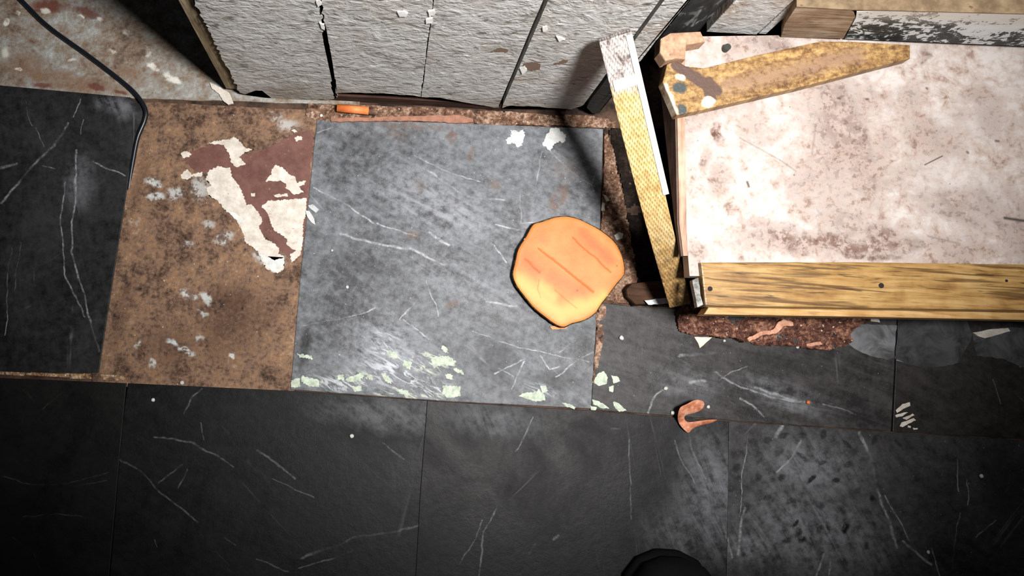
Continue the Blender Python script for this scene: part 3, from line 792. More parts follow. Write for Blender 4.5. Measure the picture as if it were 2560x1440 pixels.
def top_mat():
    m = Mat('stained_white_board')
    fp = flat(m)
    n = m.noise(22, 7, .72, fp, .6, 51); k = m.noise(90, 6, .75, fp, .3, 53); q = m.noise(9, 4, .6, fp, .4, 55)

    def tp(u, v):
        p = P(u, v, ZT); return (p.x, p.y, 0)
    col = m.ramp(m.math('ADD', m.mul(n, .5), m.mul(k, .5)), [(0.36, (126, 104, 92)), (0.45, (168, 152, 144)), (0.58, (190, 182, 178))])
    wv = m.stretch(1, 1, 0, vec=m.warp(.03, 30, 4, 57))
    acc = None
    for (u, v, rx, ry, a, so, st) in [(2100, 610, 420, 45, 0, .9, .9), (1960, 590, 90, 50, 0, .9, .9), (2200, 600, 110, 60, 20, .9, .8), (1800, 340, 22, 40, 0, .8, 1), (1765, 400, 24, 50, 0, .8, .7), (1800, 450, 40, 80, 20, .9, .6), (2330, 350, 140, 90, 30, .9, .45), (2480, 300, 90, 120, 0, .9, .4), (1740, 620, 40, 40, 0, .9, .7),
                                      (2030, 400, 90, 30, -40, .9, .4), (2280, 250, 60, 80, 0, .9, .4), (2440, 520, 160, 80, 0, .9, .45), (1900, 560, 70, 30, 0, .9, .6), (2380, 620, 150, 40, 0, .9, .5), (2310, 140, 20, 34, 20, .8, .9), (2150, 640, 200, 16, 0, .8, .8)]:
        b = m.blob(tp(u, v), rx/2827, ry/2827, -math.radians(a), so, st, wv)
        acc = b if acc is None else m.mx(acc, b)
    bl = m.step(m.math('ADD', m.mul(k, .6), m.mul(n, .4)), .40, .56)
    acc = m.mx(acc, m.step(q, .44, .68, 0, .65))
    col = m.mix(m.mul(acc, bl), col, lin((98, 66, 50)))
    col = m.mix(m.mul(acc, m.step(m.noise(160, 4, .7, fp, 0, 61), .52, .64, 0, .75)), col, lin((80, 54, 42)))
    for (a, b, w, st) in [((1850, 345), (1950, 400), 4, .35), ((1950, 400), (1990, 428), 4, .35), ((2040, 310), (2030, 385), 5, .3), ((2312, 412), (2356, 390), 3, .9), ((2512, 545), (2560, 552), 7, .95), ((1868, 455), (1872, 466), 6, .9), ((2095, 246), (2100, 246), 6, .8), ((2166, 248), (2170, 248), 6, .8), ((2316, 220), (2318, 222), 5, .8), ((2490, 352), (2496, 353), 6, .8), ((2418, 380), (2420, 382), 6, .8), ((2320, 590), (2400, 610), 5, .3)]:
        s = m.seg(tp(*a), tp(*b), w/2827, st, fp)
        col = m.mix(s, col, lin((58, 52, 48)))
    sp = m.noise(260, 1, .5, fp, 0, 66)
    col = m.mix(m.step(sp, .75, .81, 0, .7), col, lin((96, 80, 70)))
    return m.out(col, .55, k, .001, .35, .4)


back = [(1700, 92), (1960, 90), (2560, 112), (2760, 120)]
top = slab('top_board', [(1690, 92), (1960, 88), (2560, 108), (2960, 122), (2960, 700), (2560, 690), (1724, 690), (1714, 560), (1710, 300)], ZT, 0.012, top_mat(), cab)
top['label'] = 'white board stained with brown rust marks'
# front rail with long grain
wm, wcol, wh, wk = wood_mat('rail_varnished_wood', (112, 80, 44), (150, 116, 68), (172, 142, 94), 'x', off=3, streak=.75)
rcol = wm.mix(wm.step(wm.noise(260, 4, .6, wm.stretch(.05, 1, 1), .3, 77), .52, .64, 0, .75), wcol, lin((70, 46, 26)))
rail_m = wm.out(rcol, .4, wh, .0008, .45, .7)
rail = slab('front_rail', [(1752, 656), (2140, 655), (2560, 661), (2960, 668), (2960, 792), (2560, 776), (2140, 770), (1764, 764)], ZT+0.006, 0.016, rail_m, cab, bev=0.0012)
wm, wcol, wh, wk = wood_mat('lip_wood', (146, 106, 60), (176, 138, 88), (196, 164, 118), 'x', off=6, streak=.3)
lip_m = wm.out(wcol, .4, wh, .0006, .45, .6)
lip = slab('front_lip', [(1772, 768), (2140, 774), (2560, 781), (2960, 797), (2960, 818), (2560, 800), (2140, 792), (1760, 786)], ZT-0.010, 0.016, lip_m, cab, bev=0.0012)
holem = Mat('nail_hole_dark').out(lin((26, 18, 12)), .9)


def disc(name, c, r, z, th, mat, parent, n=12):
    bm = bmesh.new()
    add_prism(bm, [(c.x+r*math.cos(2*math.pi*k/n), c.y+r*math.sin(2*math.pi*k/n), z) for k in range(n)], [(c.x+r*math.cos(2*math.pi*k/n), c.y+r*math.sin(2*math.pi*k/n), z-th) for k in range(n)])
    return bm_obj(name, bm, mat, parent)


for u, v, r in ((1775, 722, .0022), (2203, 714, .0024), (2516, 702, .0013)):
    disc('nail_hole', P(u, v, ZT+.006), r, ZT+.0063, .001, holem, rail)
# corner bracket
metal = Mat('corner_metal_grey'); metal = metal.out(metal.ramp(metal.noise(120, 4, .7), [(.35, (66, 66, 60)), (.65, (150, 150, 146))]), .45, None)
br = slab('corner_bracket', [(1731, 700), (1746, 694), (1752, 740), (1758, 762), (1744, 768), (1736, 730)], ZT+0.002, 0.006, metal, cab, rag=(10, .6), seed=5)
br['label'] = 'grey metal corner bracket'
# side board on the left
wm, wcol, wh, wk = wood_mat('side_board_wood', (70, 54, 46), (98, 80, 70), (124, 106, 94), 'y', off=9)
side_m = wm.out(wcol, .75, wh, .001, .25)
sb = []
e0 = [P(u, v, ZT) for u, v in [(1690, 112), (1688, 300), (1693, 560), (1703, 640)]]
e1 = [P(u, v, ZT) for u, v in [(1711, 112), (1711, 300), (1715, 560), (1718, 640)]]
bm = bmesh.new()
add_prism(bm, e0+e1[::-1], [Vector((p.x, p.y, zz_)) for p, zz_ in zip(e0+e1[::-1], (.055, .074, .0945, .096, .096, .0945, .074, .055))])
side = bm_obj('side_board', bm, side_m, cab)
wm, wcol, wh, wk = wood_mat('side_edge_wood', (130, 98, 82), (166, 132, 112), (190, 162, 142), 'y', off=12, streak=.4)
edge_m = wm.out(wcol, .7, wh, .0008, .25)
bm = bmesh.new()
add_prism(bm, [Vector((p.x+.0015*(k < 4), p.y, p.z+.0012)) for k, p in enumerate(e0+e1[::-1])], [Vector((p.x+.0015*(k < 4), p.y, p.z-.0002)) for k, p in enumerate(e0+e1[::-1])])
bm_obj('side_board_edge', bm, edge_m, side)
# recessed plinth that carries the top
wm, wcol, wh, wk = wood_mat('plinth_dark', (34, 24, 18), (50, 36, 28), (66, 50, 40), 'x', off=15)
pl_m = wm.out(wcol, .9, wh, .001, .15)
a = P(1760, 130, ZT); b = P(2960, 700, ZT)
yb = P(1960, 92, ZT).y
box('plinth', a.x+.03, b.x, P(1760, 700, ZT).y, P(1760, 700, ZT).y+.014, 0.0005, ZT-.0125, pl_m, cab)
box('plinth', a.x+.03, a.x+.044, P(1760, 700, ZT).y+.0145, yb-.02, 0.0005, ZT-.0125, pl_m, cab)

# ------------------------------------------------------------------ RECESSED WALL BEHIND THE BASE
YS = P(1960, 88, ZT).y+0.002
mm, cc, hh = plank_mat('recess_board_paint', 61, .95); pmr = mm.out(cc, .7, hh, .002, .3, .8)
blm = Mat('black_scraped_paint'); blm = blm.out(blm.ramp(blm.noise(70, 6, .75, blm.stretch(1, 1, .35), .5), [(.35, (26, 26, 26)), (.58, (52, 52, 52)), (.7, (150, 148, 144))]), .6, blm.noise(60, 4), .001)
recess = box('wall_recess', PW(1500, 200, YS).x, 1.3, YS+.0255, YS+.036, ZB, 1.15, sill_m)
tag(recess, 'dark recessed wall behind the cabinet base', kind='structure')


def vboard(name, px0, px1, y, thick, z0, z1, mat, parent):
    x0 = PW(*px0, y).x; x1 = PW(*px1, y).x
    return box(name, x0, x1, y, y+thick, z0, z1, mat, parent, .0008)


vboard('plank', (1600, 0), (1836, 0), YS+.012, .013, ZB, 1.15, blm, recess)['label'] = 'black scraped plank'
vboard('plank', (1840, 0), (1985, 0), YS+.002, .023, .09, 1.15, pmr, recess)['label'] = 'dirty beige plank'
vboard('plank', (1988, 0), (2010, 0), YS+.003, .022, .09, 1.15, pmr, recess)
wm, wcol, wh, wk = wood_mat('skirting_bare', (104, 80, 60), (140, 116, 94), (168, 150, 130), 'x', off=18)
bare_m = wm.out(wcol, .8, wh, .001, .2)


def flaky_mat():
    m = Mat('flaking_white_paint')
    n = m.noise(34, 6, .75, m.stretch(.7, 1, 1.3), .8, 71); k = m.noise(130, 5, .75, None, .5, 72)
    f = m.math('ADD', m.mul(n, .65), m.mul(k, .35))
    sx = m.N.new('ShaderNodeSeparateXYZ'); m.put(sx.inputs[0], m.p)
    low = m.step(sx.outputs[2], ZT, ZT+.05, .075, -.012)
    f = m.math('SUBTRACT', f, low)
    col = m.ramp(f, [(.40, (40, 42, 42)), (.455, (80, 82, 82)), (.475, (196, 196, 196)), (.7, (212, 212, 214))])
    col = m.mix(m.step(sx.outputs[2], ZT+.036, ZT+.056, 0, .55), col, lin((196, 184, 168)))
    return m.out(col, .6, m.step(f, .43, .47), .0015, .35)


ysk = YS-.001
def skirt(px, mat, y, th=.012, rag=None, seed=0):
    pts = [PW(u, v, y) for u, v in px]
    if rag: pass
    bm = bmesh.new(); add_prism(bm, pts, [p+Vector((0, th, 0)) for p in pts])
    return bm_obj('skirting_board', bm, mat, recess)


skirt([(1953, 92), (2108, 97), (2138, 42), (2128, 26), (1990, 18), (1962, 60)], bare_m, ysk-.004)['label'] = 'bare brown end of the skirting'
skirt([(2112, 97), (2560, 115), (2900, 128), (2900, 52), (2560, 36), (2200, 27), (2142, 30), (2140, 44)], flaky_mat(), ysk-.004)['label'] = 'white flaking skirting board'
capm = paint_mat('cap_beige_dirty', (102, 84, 64), (138, 119, 94), 60, .8, (70, 54, 40), 29)
tl = [PW(u, v, ysk-.0045) for u, v in [(1990, 18), (2128, 26), (2200, 27), (2560, 36), (2900, 52)]]
bm = bmesh.new()
rg = tl+[p+Vector((0, .0135, 0)) for p in tl[::-1]]
add_prism(bm, [p+Vector((0, 0, .0012)) for p in rg], [p+Vector((0, 0, .0001)) for p in rg])
bm_obj('skirting_cap', bm, capm, recess)['label'] = 'dirty beige top edge of the skirting'
mm, cc, hh = plank_mat('beige_board_paint', 67, .95)
bgm = mm.out(mm.mix(.6, cc, lin((140, 118, 92))), .65, hh, .001, .3, .5)
pts = [PW(u, v, ysk+.004) for u, v in [(1986, 30), (2560, 44), (2900, 54)]]
zb_ = pts[0].z
box('plank', pts[0].x+.012, pts[2].x, ysk+.0095, ysk+.0225, zb_-.01, 1.15, bgm, recess, .001)['label'] = 'beige plank above the skirting'

# ------------------------------------------------------------------ LOOSE TIMBERS
def strip_mat():
    m = Mat('ribbed_yellow_strip', 'object')
    n = m.noise(60, 5, .7, m.stretch(.3, 1, 1)); k = m.noise(150, 4, .7)
    col = m.ramp(m.math('ADD', m.mul(n, .5), m.mul(k, .5)), [(.34, (152, 120, 72)), (.5, (190, 162, 110)), (.66, (214, 196, 150))])
    w = m.N.new('ShaderNodeTexWave'); w.wave_type = 'BANDS'; w.bands_direction = 'DIAGONAL'
    m.put(w.inputs['Vector'], m.stretch(.8, 2.2, 0)); w.inputs['Scale'].default_value = 130; w.inputs['Distortion'].default_value = 1.2; w.inputs['Detail'].default_value = 2
    w2 = m.N.new('ShaderNodeTexWave'); w2.bands_direction = 'DIAGONAL'
    m.put(w2.inputs['Vector'], m.stretch(.8, -2.2, 0)); w2.inputs['Scale'].default_value = 90; w2.inputs['Distortion'].default_value = 1.5
    rib = m.mul(w.outputs['Fac'], w2.outputs['Fac'])
    col = m.mix(m.mul(rib, .55), col, lin((150, 118, 66)))
    sx = m.N.new('ShaderNodeSeparateXYZ'); m.put(sx.inputs[0], m.p)
    nn = m.mul(m.math('SUBTRACT', m.noise(50, 4, .7), .5), .05)
    # brown worn front half, grey paint on the far end
    br = m.step(m.math('ADD', sx.outputs[0], nn), .03, .13, .85, 0)
    col = m.mix(br, col, m.ramp(m.noise(120, 5, .7), [(.36, (74, 52, 30)), (.52, (122, 90, 52)), (.68, (168, 138, 90))]))
    gr = m.step(m.math('ADD', sx.outputs[0], nn), .215, .235)
    col = m.mix(gr, col, m.ramp(m.noise(110, 5, .75, None, .5, 5), [(.34, (92, 84, 80)), (.5, (160, 150, 146)), (.62, (186, 178, 172)), (.68, (232, 230, 224))]))
    return m.out(col, .5, m.math('ADD', m.mul(rib, -.5), k), .0012, .35, .9)


def bar(name, A, B, width, thick, side_dir, mat, parent=None, taper=(1, 1), twist=0.0, bev=.0012):
    """a strip of wood from A to B; local X along it, Y across, Z through its thickness; A is the middle of its top face end"""
    x = (B-A).normalized(); L = (B-A).length
    y = (side_dir-x*side_dir.dot(x)).normalized(); z = x.cross(y)
    if z.z < 0: y = -y; z = -z
    bm = bmesh.new(); n = 10; rings = []
    for i in range(n+1):
        t = i/n; w = width*(taper[0]+(taper[1]-taper[0])*t)/2; tw = twist*(1-t)
        bow = .0016*math.sin(math.pi*t)
        ring = []
        for (yy, zz_) in ((-w, 0), (w, 0), (w, -thick), (-w, -thick)):
            cy = yy*math.cos(tw)-(zz_)*math.sin(tw); cz = yy*math.sin(tw)+(zz_)*math.cos(tw)
            ring.append(bm.verts.new((L*t, cy+bow, cz)))
        rings.append(ring)
    for a_, b_ in zip(rings[:-1], rings[1:]):
        for k in range(4): bm.faces.new((a_[k], a_[(k+1) % 4], b_[(k+1) % 4], b_[k]))
    bm.faces.new(rings[0][::-1]); bm.faces.new(rings[-1])
    bmesh.ops.recalc_face_normals(bm, faces=bm.faces[:])
    ed = [e for e in bm.edges if e.calc_face_angle(0) > .5]
    bmesh.ops.bevel(bm, geom=ed, offset=bev, segments=2, profile=.6, affect='EDGES')
    me = bpy.data.meshes.new(name); bm.to_mesh(me); bm.free()
    o = link(name, me, mat, parent)
    o.matrix_world = Matrix((x, y, z)).transposed().to_4x4(); o.location = A
    o['_w'] = tuple(A)
    return o


Bz = .197
A_ = P(1701, 765, .048); B_ = P(1538, 92, Bz)
ls = bar('loose_wood_strip', A_, B_, .0255, .010, Vector((1, -.1, .08)), strip_mat(), None, (.78, 1.0), 0.0)
tag(ls, 'yellow ribbed wooden strip pulled loose, leaning from cabinet corner to plank wall', 'wood strip')
# white painted edge and white paint bar on its far end
me_w = whitep


def on_strip(name, x0, x1, y0, y1, z0, z1, mat):
    bm = bmesh.new()
    add_prism(bm, [(x0, y0, z1), (x1, y0, z1), (x1, y1, z1), (x0, y1, z1)], [(x0, y0, z0), (x1, y0, z0), (x1, y1, z0), (x0, y1, z0)])
    bmesh.ops.recalc_face_normals(bm, faces=bm.faces[:])
    me = bpy.data.meshes.new(name); bm.to_mesh(me); bm.free()
    o = bpy.data.objects.new(name, me); C.objects.link(o); me.materials.append(mat); o.parent = ls
    return o


SL = (B_-A_).length
on_strip('painted_edge', SL*.45, SL-.002, -.0127, -.0078, .0001, .0007, whitep)['label'] = 'white painted edge'
on_strip('paint_bar', SL-.043, SL-.034, -.008, .010, .0001, .0009, whitep)['label'] = 'small bar of white paint'

# tan strip lying across the top board
def lying_mat():
    m = Mat('tan_varnished_strip')
    fp = flat(m)
    n = m.noise(60, 6, .72, m.stretch(.45, 1.6, 0, -.27), .5, 81); k = m.noise(170, 5, .75, fp, 0, 83)
    col = m.ramp(m.math('ADD', m.mul(n, .5), m.mul(k, .5)), [(.38, (92, 64, 38)), (.47, (130, 98, 62)), (.55, (158, 126, 80)), (.64, (182, 152, 102))])

    def tp(u, v):
        p = P(u, v, .112); return (p.x, p.y, 0)
    mid = m.seg(tp(1820, 215), tp(2140, 140), .014, 1.0, m.stretch(1, 1, 0, vec=m.warp(.01, 50, 3, 86)))
    col = m.mix(m.mul(mid, m.step(k, .3, .6, .3, .9)), col, lin((140, 112, 92)))
    w = m.stretch(1, 1, 0, vec=m.warp(.008, 90, 3, 84))
    d = m.mx(m.seg(tp(1690, 165), tp(1790, 225), .010, 1, w), m.seg(tp(1770, 205), tp(1775, 245), .009, 1, w))
    col = m.mix(m.step(d, .25, .6), col, lin((88, 68, 60)))
    g = m.mx(m.blob(tp(1700, 222), .008, .006, 0, .4, 1, w), m.blob(tp(1705, 272), .005, .006, 0, .4, 1, w))
    col = m.mix(g, col, lin((66, 70, 70)))
    wh_ = m.mx(m.blob(tp(1770, 256), .007, .006, 0, .4, 1, w), m.seg(tp(1664, 212), tp(1690, 280), .003, 1, w))
    wh_ = m.mx(wh_, m.blob(tp(1700, 195), .006, .004, 0, .5, .8, w))
    col = m.mix(wh_, col, lin((226, 214, 190)))
    return m.out(col, .5, k, .001, .35, .7)


lying = slab('fallen_wood_strip', [(1657, 205), (1693, 288), (1760, 274), (2000, 218), (2276, 146), (2276, 112), (2140, 104), (2050, 103), (1900, 136), (1760, 170), (1715, 165), (1690, 150), (1668, 160)], ZT+.0125, .011, lying_mat(), None, bev=.0012)
tag(lying, 'tan wooden strip lying slantwise across the white top board, paint-blotched left end', 'wood strip')
blk_m = paint_mat('block_tan', (146, 112, 88), (190, 156, 128), 90, .75, (120, 90, 70), 11)
stub = slab('wood_block', [(1652, 96), (1676, 82), (1752, 78), (1764, 104), (1716, 112), (1714, 148), (1690, 146), (1664, 152), (1650, 130)], ZT+.016, .0148, blk_m, None, bev=.0015)
tag(stub, 'small tan broken block of wood at the back corner of the white board', 'wood block')
hinge_m = Mat('dark_green_metal').out(lin((44, 48, 42)), .5)
nb = disc('bolt', P(1812, 124, ZT), .0032, ZT+.006, .0058, hinge_m, None)
tag(nb, 'small dark bolt head at the back edge of the white board', 'bolt')

# dark block of wood on the floor beside the front corner
wm, wcol, wh, wk = wood_mat('dark_block_wood', (40, 26, 18), (60, 40, 28), (80, 58, 42), 'x', off=21)
db = slab('wood_block', [(1568, 742), (1566, 722), (1580, 708), (1610, 704), (1700, 700), (1720, 748), (1690, 756), (1590, 762)], .012, .0155, wm.out(wcol, .85, wh, .001, .2), None, bev=.003)
tag(db, 'dark brown rounded wood block on the floor under the leaning strip', 'wood block')
sl = slab('paper_scrap', [(1612, 752), (1640, 746), (1688, 744), (1694, 756), (1660, 760), (1620, 762)], .0165, .0008, greyp, None, rag=(8, 1.2), seed=91)
sl.location.z -= .0
tag(sl, 'pale grey paper scrap on the dark block by the cabinet corner', 'scrap')

# rotten wood mass under the rail
rw_m = dirt_mat('rotten_wood_brown', 17.0, (34, 20, 16), (92, 60, 50), (160, 118, 96))
RW = [(x/5.12+1660, y/5.12+770) for x, y in [(130, 60), (150, 200), (180, 300), (330, 340), (560, 360), (700, 390), (850, 380), (960, 440), (1080, 430), (1150, 480), (1280, 490), (1420, 480), (1700, 495), (1860, 530), (2100, 540), (2280, 490), (2350, 430), (2340, 340), (2440, 220), (2540, 180), (2560, 20), (2000, -30), (1000, -60), (200, -40)]]
rw = crumble('rotten_wood', RW, 0.0005, .0115, .0010, rw_m, None, 40, 3, .0)
tag(rw, 'crumbling dark brown rotten wood lump under the front rail', 'rotten wood')
for i, (pl, z) in enumerate([([(1868, 846), (1900, 830), (1934, 824), (1946, 806), (1958, 798), (1984, 806), (1984, 814), (1960, 816), (1940, 834), (1900, 840), (1874, 854)], .0105), ([(2016, 860), (2050, 854), (2056, 860), (2030, 866), (2018, 866)], .009)]):
    s_ = slab('splinter', pl, z, .006, paint_mat('splinter_pink_%d' % i, (168, 116, 92), (206, 158, 132), 150, .8, (110, 70, 56), 13+i), rw, rag=(7, 1.4), seed=300+i)

# ------------------------------------------------------------------ SMALL LOOSE THINGS
# orange slice
O0 = [(x/4+1240, y/4+500) for x, y in [(590, 165), (700, 155), (820, 180), (900, 215), (1040, 290), (1180, 400), (1250, 510), (1285, 620), (1290, 740), (1220, 830), (1130, 950), (1060, 1040), (1000, 1130), (900, 1200), (760, 1240), (680, 1275), (600, 1250), (500, 1180), (380, 1080), (280, 960), (200, 850), (165, 740), (190, 620), (220, 490), (300, 360), (370, 240), (460, 210)]]
OZ = .0105
ring = catmull([P(u, v, OZ) for u, v in O0+[O0[0]]], 4)[:-1]
ctr = sum(ring, Vector())/len(ring)


def orange_mat():
    m = Mat('orange_flesh')
    fp = flat(m)
    n = m.noise(45, 5, .6, fp, .3); k = m.noise(260, 3, .6, fp)

    def tp(x, y):
        p = P(x/4+1240, y/4+500, OZ); return (p.x, p.y, 0)
    base = m.ramp(n, [(.35, (188, 110, 56)), (.65, (196, 124, 68))])
    w = m.stretch(1, 1, 0, vec=m.warp(.004, 60, 3, 3))
    wl = m.stretch(1, 1, 0, vec=m.warp(.012, 40, 3, 5))
    pink = m.mx(m.mx(m.seg(tp(880, 330), tp(1130, 600), .011, .9, wl), m.seg(tp(300, 580), tp(420, 700), .011, .8, wl)), m.mx(m.seg(tp(560, 760), tp(900, 960), .013, .6, wl), m.blob(tp(480, 380), .012, .012, 0, .9, .45, wl)))
    base = m.mix(pink, base, lin((190, 96, 52)))
    yel = m.mx(m.seg(tp(240, 820), tp(640, 1150), .016, 1, wl), m.mx(m.seg(tp(640, 1170), tp(1080, 960), .014, 1, wl), m.seg(tp(440, 880), tp(560, 980), .012, .9, wl)))
    base = m.mix(yel, base, lin((208, 154, 86)))
    ln = m.mx(m.seg(tp(420, 480), tp(640, 650), .0016, .8, w), m.mx(m.seg(tp(640, 650), tp(970, 920), .0018, .85, w), m.seg(tp(770, 380), tp(1150, 720), .0015, .75, w)))
    ln = m.mx(ln, m.mx(m.seg(tp(290, 590), tp(430, 720), .0016, .6, w), m.seg(tp(590, 900), tp(800, 1080), .0012, .3, w)))
    base = m.mix(ln, base, lin((172, 88, 42)))
    dk = m.mx(m.blob(tp(812, 905), .0016, .0016, 0, .5, .8, fp), m.blob(tp(1210, 660), .0013, .0013, 0, .5, .7, fp))
    dk = m.mx(dk, m.mx(m.seg(tp(430, 800), tp(415, 900), .001, .5, w), m.seg(tp(415, 900), tp(450, 980), .001, .4, w)))
    base = m.mix(dk, base, lin((130, 72, 34)))
    m.b.inputs['Subsurface Weight'].default_value = .1
    m.b.inputs['Subsurface Radius'].default_value = (.004, .002, .001)
    return m.out(base, .55, m.math('ADD', m.mul(k, .4), m.mul(ln, -1.5)), .0008, .35, .6)


rind_m = dirt_mat('dark_rind', 23.0, (24, 18, 10), (52, 38, 22), (96, 76, 48))
orange = empty('food_slice', (ctr.x, ctr.y, 0))
tag(orange, 'roundish pale orange slice with thin dark rind lying on the grey tile', 'food slice')
bm = bmesh.new(); prev = None
for s_, dz in ((.985, -.0012), (.965, -.0002), (.93, 0), (.75, .0004), (.45, .0007), (.15, .0008)):
    cur = [bm.verts.new((ctr.x+(p.x-ctr.x)*s_, ctr.y+(p.y-ctr.y)*s_, OZ+dz)) for p in ring]
    if prev:
        for k in range(len(cur)): bm.faces.new((prev[k], prev[(k+1) % len(cur)], cur[(k+1) % len(cur)], cur[k]))
    prev = cur
bm.faces.new(prev)
bm_obj('flesh', bm, orange_mat(), orange, True)
bm = bmesh.new(); prev = None
rr = random.Random(4)
for s_, z in ((.984, OZ-.0013), (1.0, OZ-.0016), (1.004, OZ-.004), (.985, .004), (.955, .0006)):
    cur = [bm.verts.new((ctr.x+(p.x-ctr.x)*s_*(1+rr.uniform(-.005, .005)), ctr.y+(p.y-ctr.y)*s_*(1+rr.uniform(-.005, .005)), z)) for p in ring]
    if prev:
        for k in range(len(cur)): bm.faces.new((prev[k], prev[(k+1) % len(cur)], cur[(k+1) % len(cur)], cur[k]))
    prev = cur
bm.faces.new(prev)
bm_obj('rind', bm, rind_m, orange, True)['label'] = 'thin dark rind round the edge'

# curled shaving
cz = lambda x, y, z: P(x/9+1640, y/9+960, z)
rows = [[(540, 500), (700, 455), (860, 335), (1085, 370)], [(490, 640), (680, 590), (880, 500), (1110, 470)], [(475, 770), (640, 690), (860, 670), (1050, 580)], [(500, 880), (640, 800), (800, 740), (1010, 715)], [(560, 970), (720, 870), (980, 820), (1490, 775)], [(660, 1070), (760, 970), (980, 920), (1310, 850)], [(740, 1130), (800, 1010), (960, 935), (1240, 880)]]
zs = [.017, .0135, .008, .0022, .006, .0035, .0012]
bm = bmesh.new(); g = []
for i, row in enumerate(rows):
    g.append([bm.verts.new(cz(x, y, zs[i]+(.002 if j in (0, 3) else 0)*(1 if i < 3 else .3))) for j, (x, y) in enumerate(row)])
for i in range(len(g)-1):
    for j in range(3):
        if i in (2, 3) and j > 0: continue
        bm.faces.new((g[i][j], g[i][j+1], g[i+1][j+1], g[i+1][j]))
bmesh.ops.delete(bm, geom=[v for v in bm.verts if not v.link_faces], context='VERTS')
cm = Mat('copper_brown_shaving')
cn = cm.noise(90, 5, .7)
cm = cm.out(cm.ramp(cn, [(.35, (146, 86, 60)), (.52, (186, 118, 88)), (.66, (212, 158, 130))]), .55, cn, .001)
curl = bm_obj('wood_curl', bm, cm, None, True)
md = curl.modifiers.new('s', 'SOLIDIFY'); md.thickness = .0009; md.offset = 0
md = curl.modifiers.new('u', 'SUBSURF'); md.levels = 2; md.render_levels = 3
tag(curl, 'folded orange-brown curl of wood lying on the tile seam', 'wood curl')

# cable
cab_m = Mat('cable_black'); cab_m = cab_m.out(lin((18, 22, 28)), .35)
path = [P(u, v, z) for u, v, z in [(-60, -110, .0032), (52, 0, .0030), (120, 66, .0028), (222, 140, .0024), (300, 200, .0022), (340, 236, .0034), (363, 272, .0036), (362, 300, .003), (344, 345, .0014), (333, 400, -.0008), (325, 450, -.0026), (318, 500, -.0045), (312, 540, -.007)]]
cable = tube('power_cable', catmull(path, 8), .0024, cab_m)
tag(cable, 'thin black cable running down beside the black tile with white veins', 'cable')

# orange stub with a brown end
stub2 = empty('orange_stub', P(890, 276, 0))
tag(stub2, 'short bright orange stub lying in the dirt at the foot of the planks', 'stub')
om = Mat('orange_paper'); on_ = om.noise(70, 4, .6); om = om.out(om.ramp(on_, [(.35, (190, 96, 44)), (.65, (214, 128, 70))]), .6, on_, .0006)
pa_ = P(843, 270, .007); pb_ = P(922, 277, .007); pc_ = P(944, 279, .007)


def rod(name, a, b, r, mat, parent, seg=14):
    return tube(name, [a, a+(b-a)*.5, b], r, mat, parent, seg)


rod('wrapper', pa_, pb_, .0042, om, stub2)
rod('burnt_end', pb_, pc_, .0038, dm, stub2)
# long tan splinter
spm = paint_mat('splinter_tan', (122, 88, 74), (156, 110, 90), 120, .8, (110, 80, 64), 17)
spl = slab('wood_splinter', [(826, 296), (900, 294), (1000, 291), (1100, 288), (1150, 288), (1182, 296), (1184, 304), (1150, 308), (1060, 302), (960, 302), (880, 303), (828, 304)], .0022, .0022, spm, None, rag=(10, 1.4), seed=310)
tag(spl, 'long thin tan splinter along the top edge of the grey tile', 'splinter')


def chip(name, pts, z, th, mat, label, cat, seed, rag=(5, 1.0), group=None):
    o = slab(name, pts, z, th, mat, None, rag=rag, seed=seed)
    return tag(o, label, cat, group)


chip('paint_flake', [(524, 206), (540, 212), (556, 222), (574, 232), (584, 258), (570, 262), (556, 250), (546, 232), (530, 222)], .0008, .0022, cream, 'curled cream paint flake on the sub-floor beside the chipped plank corner', 'paint flake', 401)
chip('paint_flake', [(764, 526), (774, 528), (786, 548), (788, 562), (778, 556), (768, 542)], .0012, .0012, whitep, 'white paint flake at the left edge of the grey tile', 'paint flake', 402, (6, .6))
chip('paint_flake', [(770, 514), (782, 510), (798, 524), (790, 532), (778, 524)], .0008, .0008, greyp, 'grey paint flake just above the white one on the grey tile', 'paint flake', 403, (6, .6))
chip('wood_chip', [(1736, 843), (1780, 843), (1766, 856), (1750, 870), (1746, 858)], .0025, .0022, paint_mat('chip_pink', (222, 184, 160), (240, 208, 188), 100, .8, (190, 150, 130), 19), 'triangular pale pink chip below the rotten wood', 'chip', 404, (8, .6))
chip('paint_flake', [(2432, 832), (2470, 824), (2520, 820), (2526, 828), (2490, 838), (2462, 846), (2446, 840)], .0016, .0014, cream, 'long cream paint flake on the black tile near the right edge', 'paint flake', 405, (8, .8))
chip('paint_flake', [(2150, 792), (2170, 792), (2198, 796), (2200, 806), (2160, 802)], .002, .0018, cream, 'cream flake tucked just under the front rail', 'paint flake', 406, (8, .6))
chip('paint_flake', [(1536, 588), (1548, 580), (1558, 584), (1556, 596), (1542, 600)], .0022, .002, whitep, 'white flake in the dirt just beside the orange slice', 'paint flake', 407, (5, .6))
chip('paint_flake', [(1508, 486), (1516, 488), (1524, 502), (1516, 504)], .002, .002, cream, 'cream flake in the dirt gap above the orange slice', 'paint flake', 408, (5, .6))
chip('paint_flake', [(1506, 506), (1512, 508), (1512, 526), (1504, 526)], .002, .002, cream, 'narrow cream flake at the edge of the grey tile above the orange slice', 'paint flake', 409, (5, .6))
chip('wood_chip', [(1375, 818), (1386, 814), (1400, 816), (1418, 814), (1416, 822), (1380, 824)], .0018, .0016, om, 'small orange crumb under the lower tip of the orange slice', 'crumb', 410, (5, .8))
crumb_m = paint_mat('crumb_white', (170, 168, 164), (194, 192, 188), 200, .7, (170, 160, 150), 23)
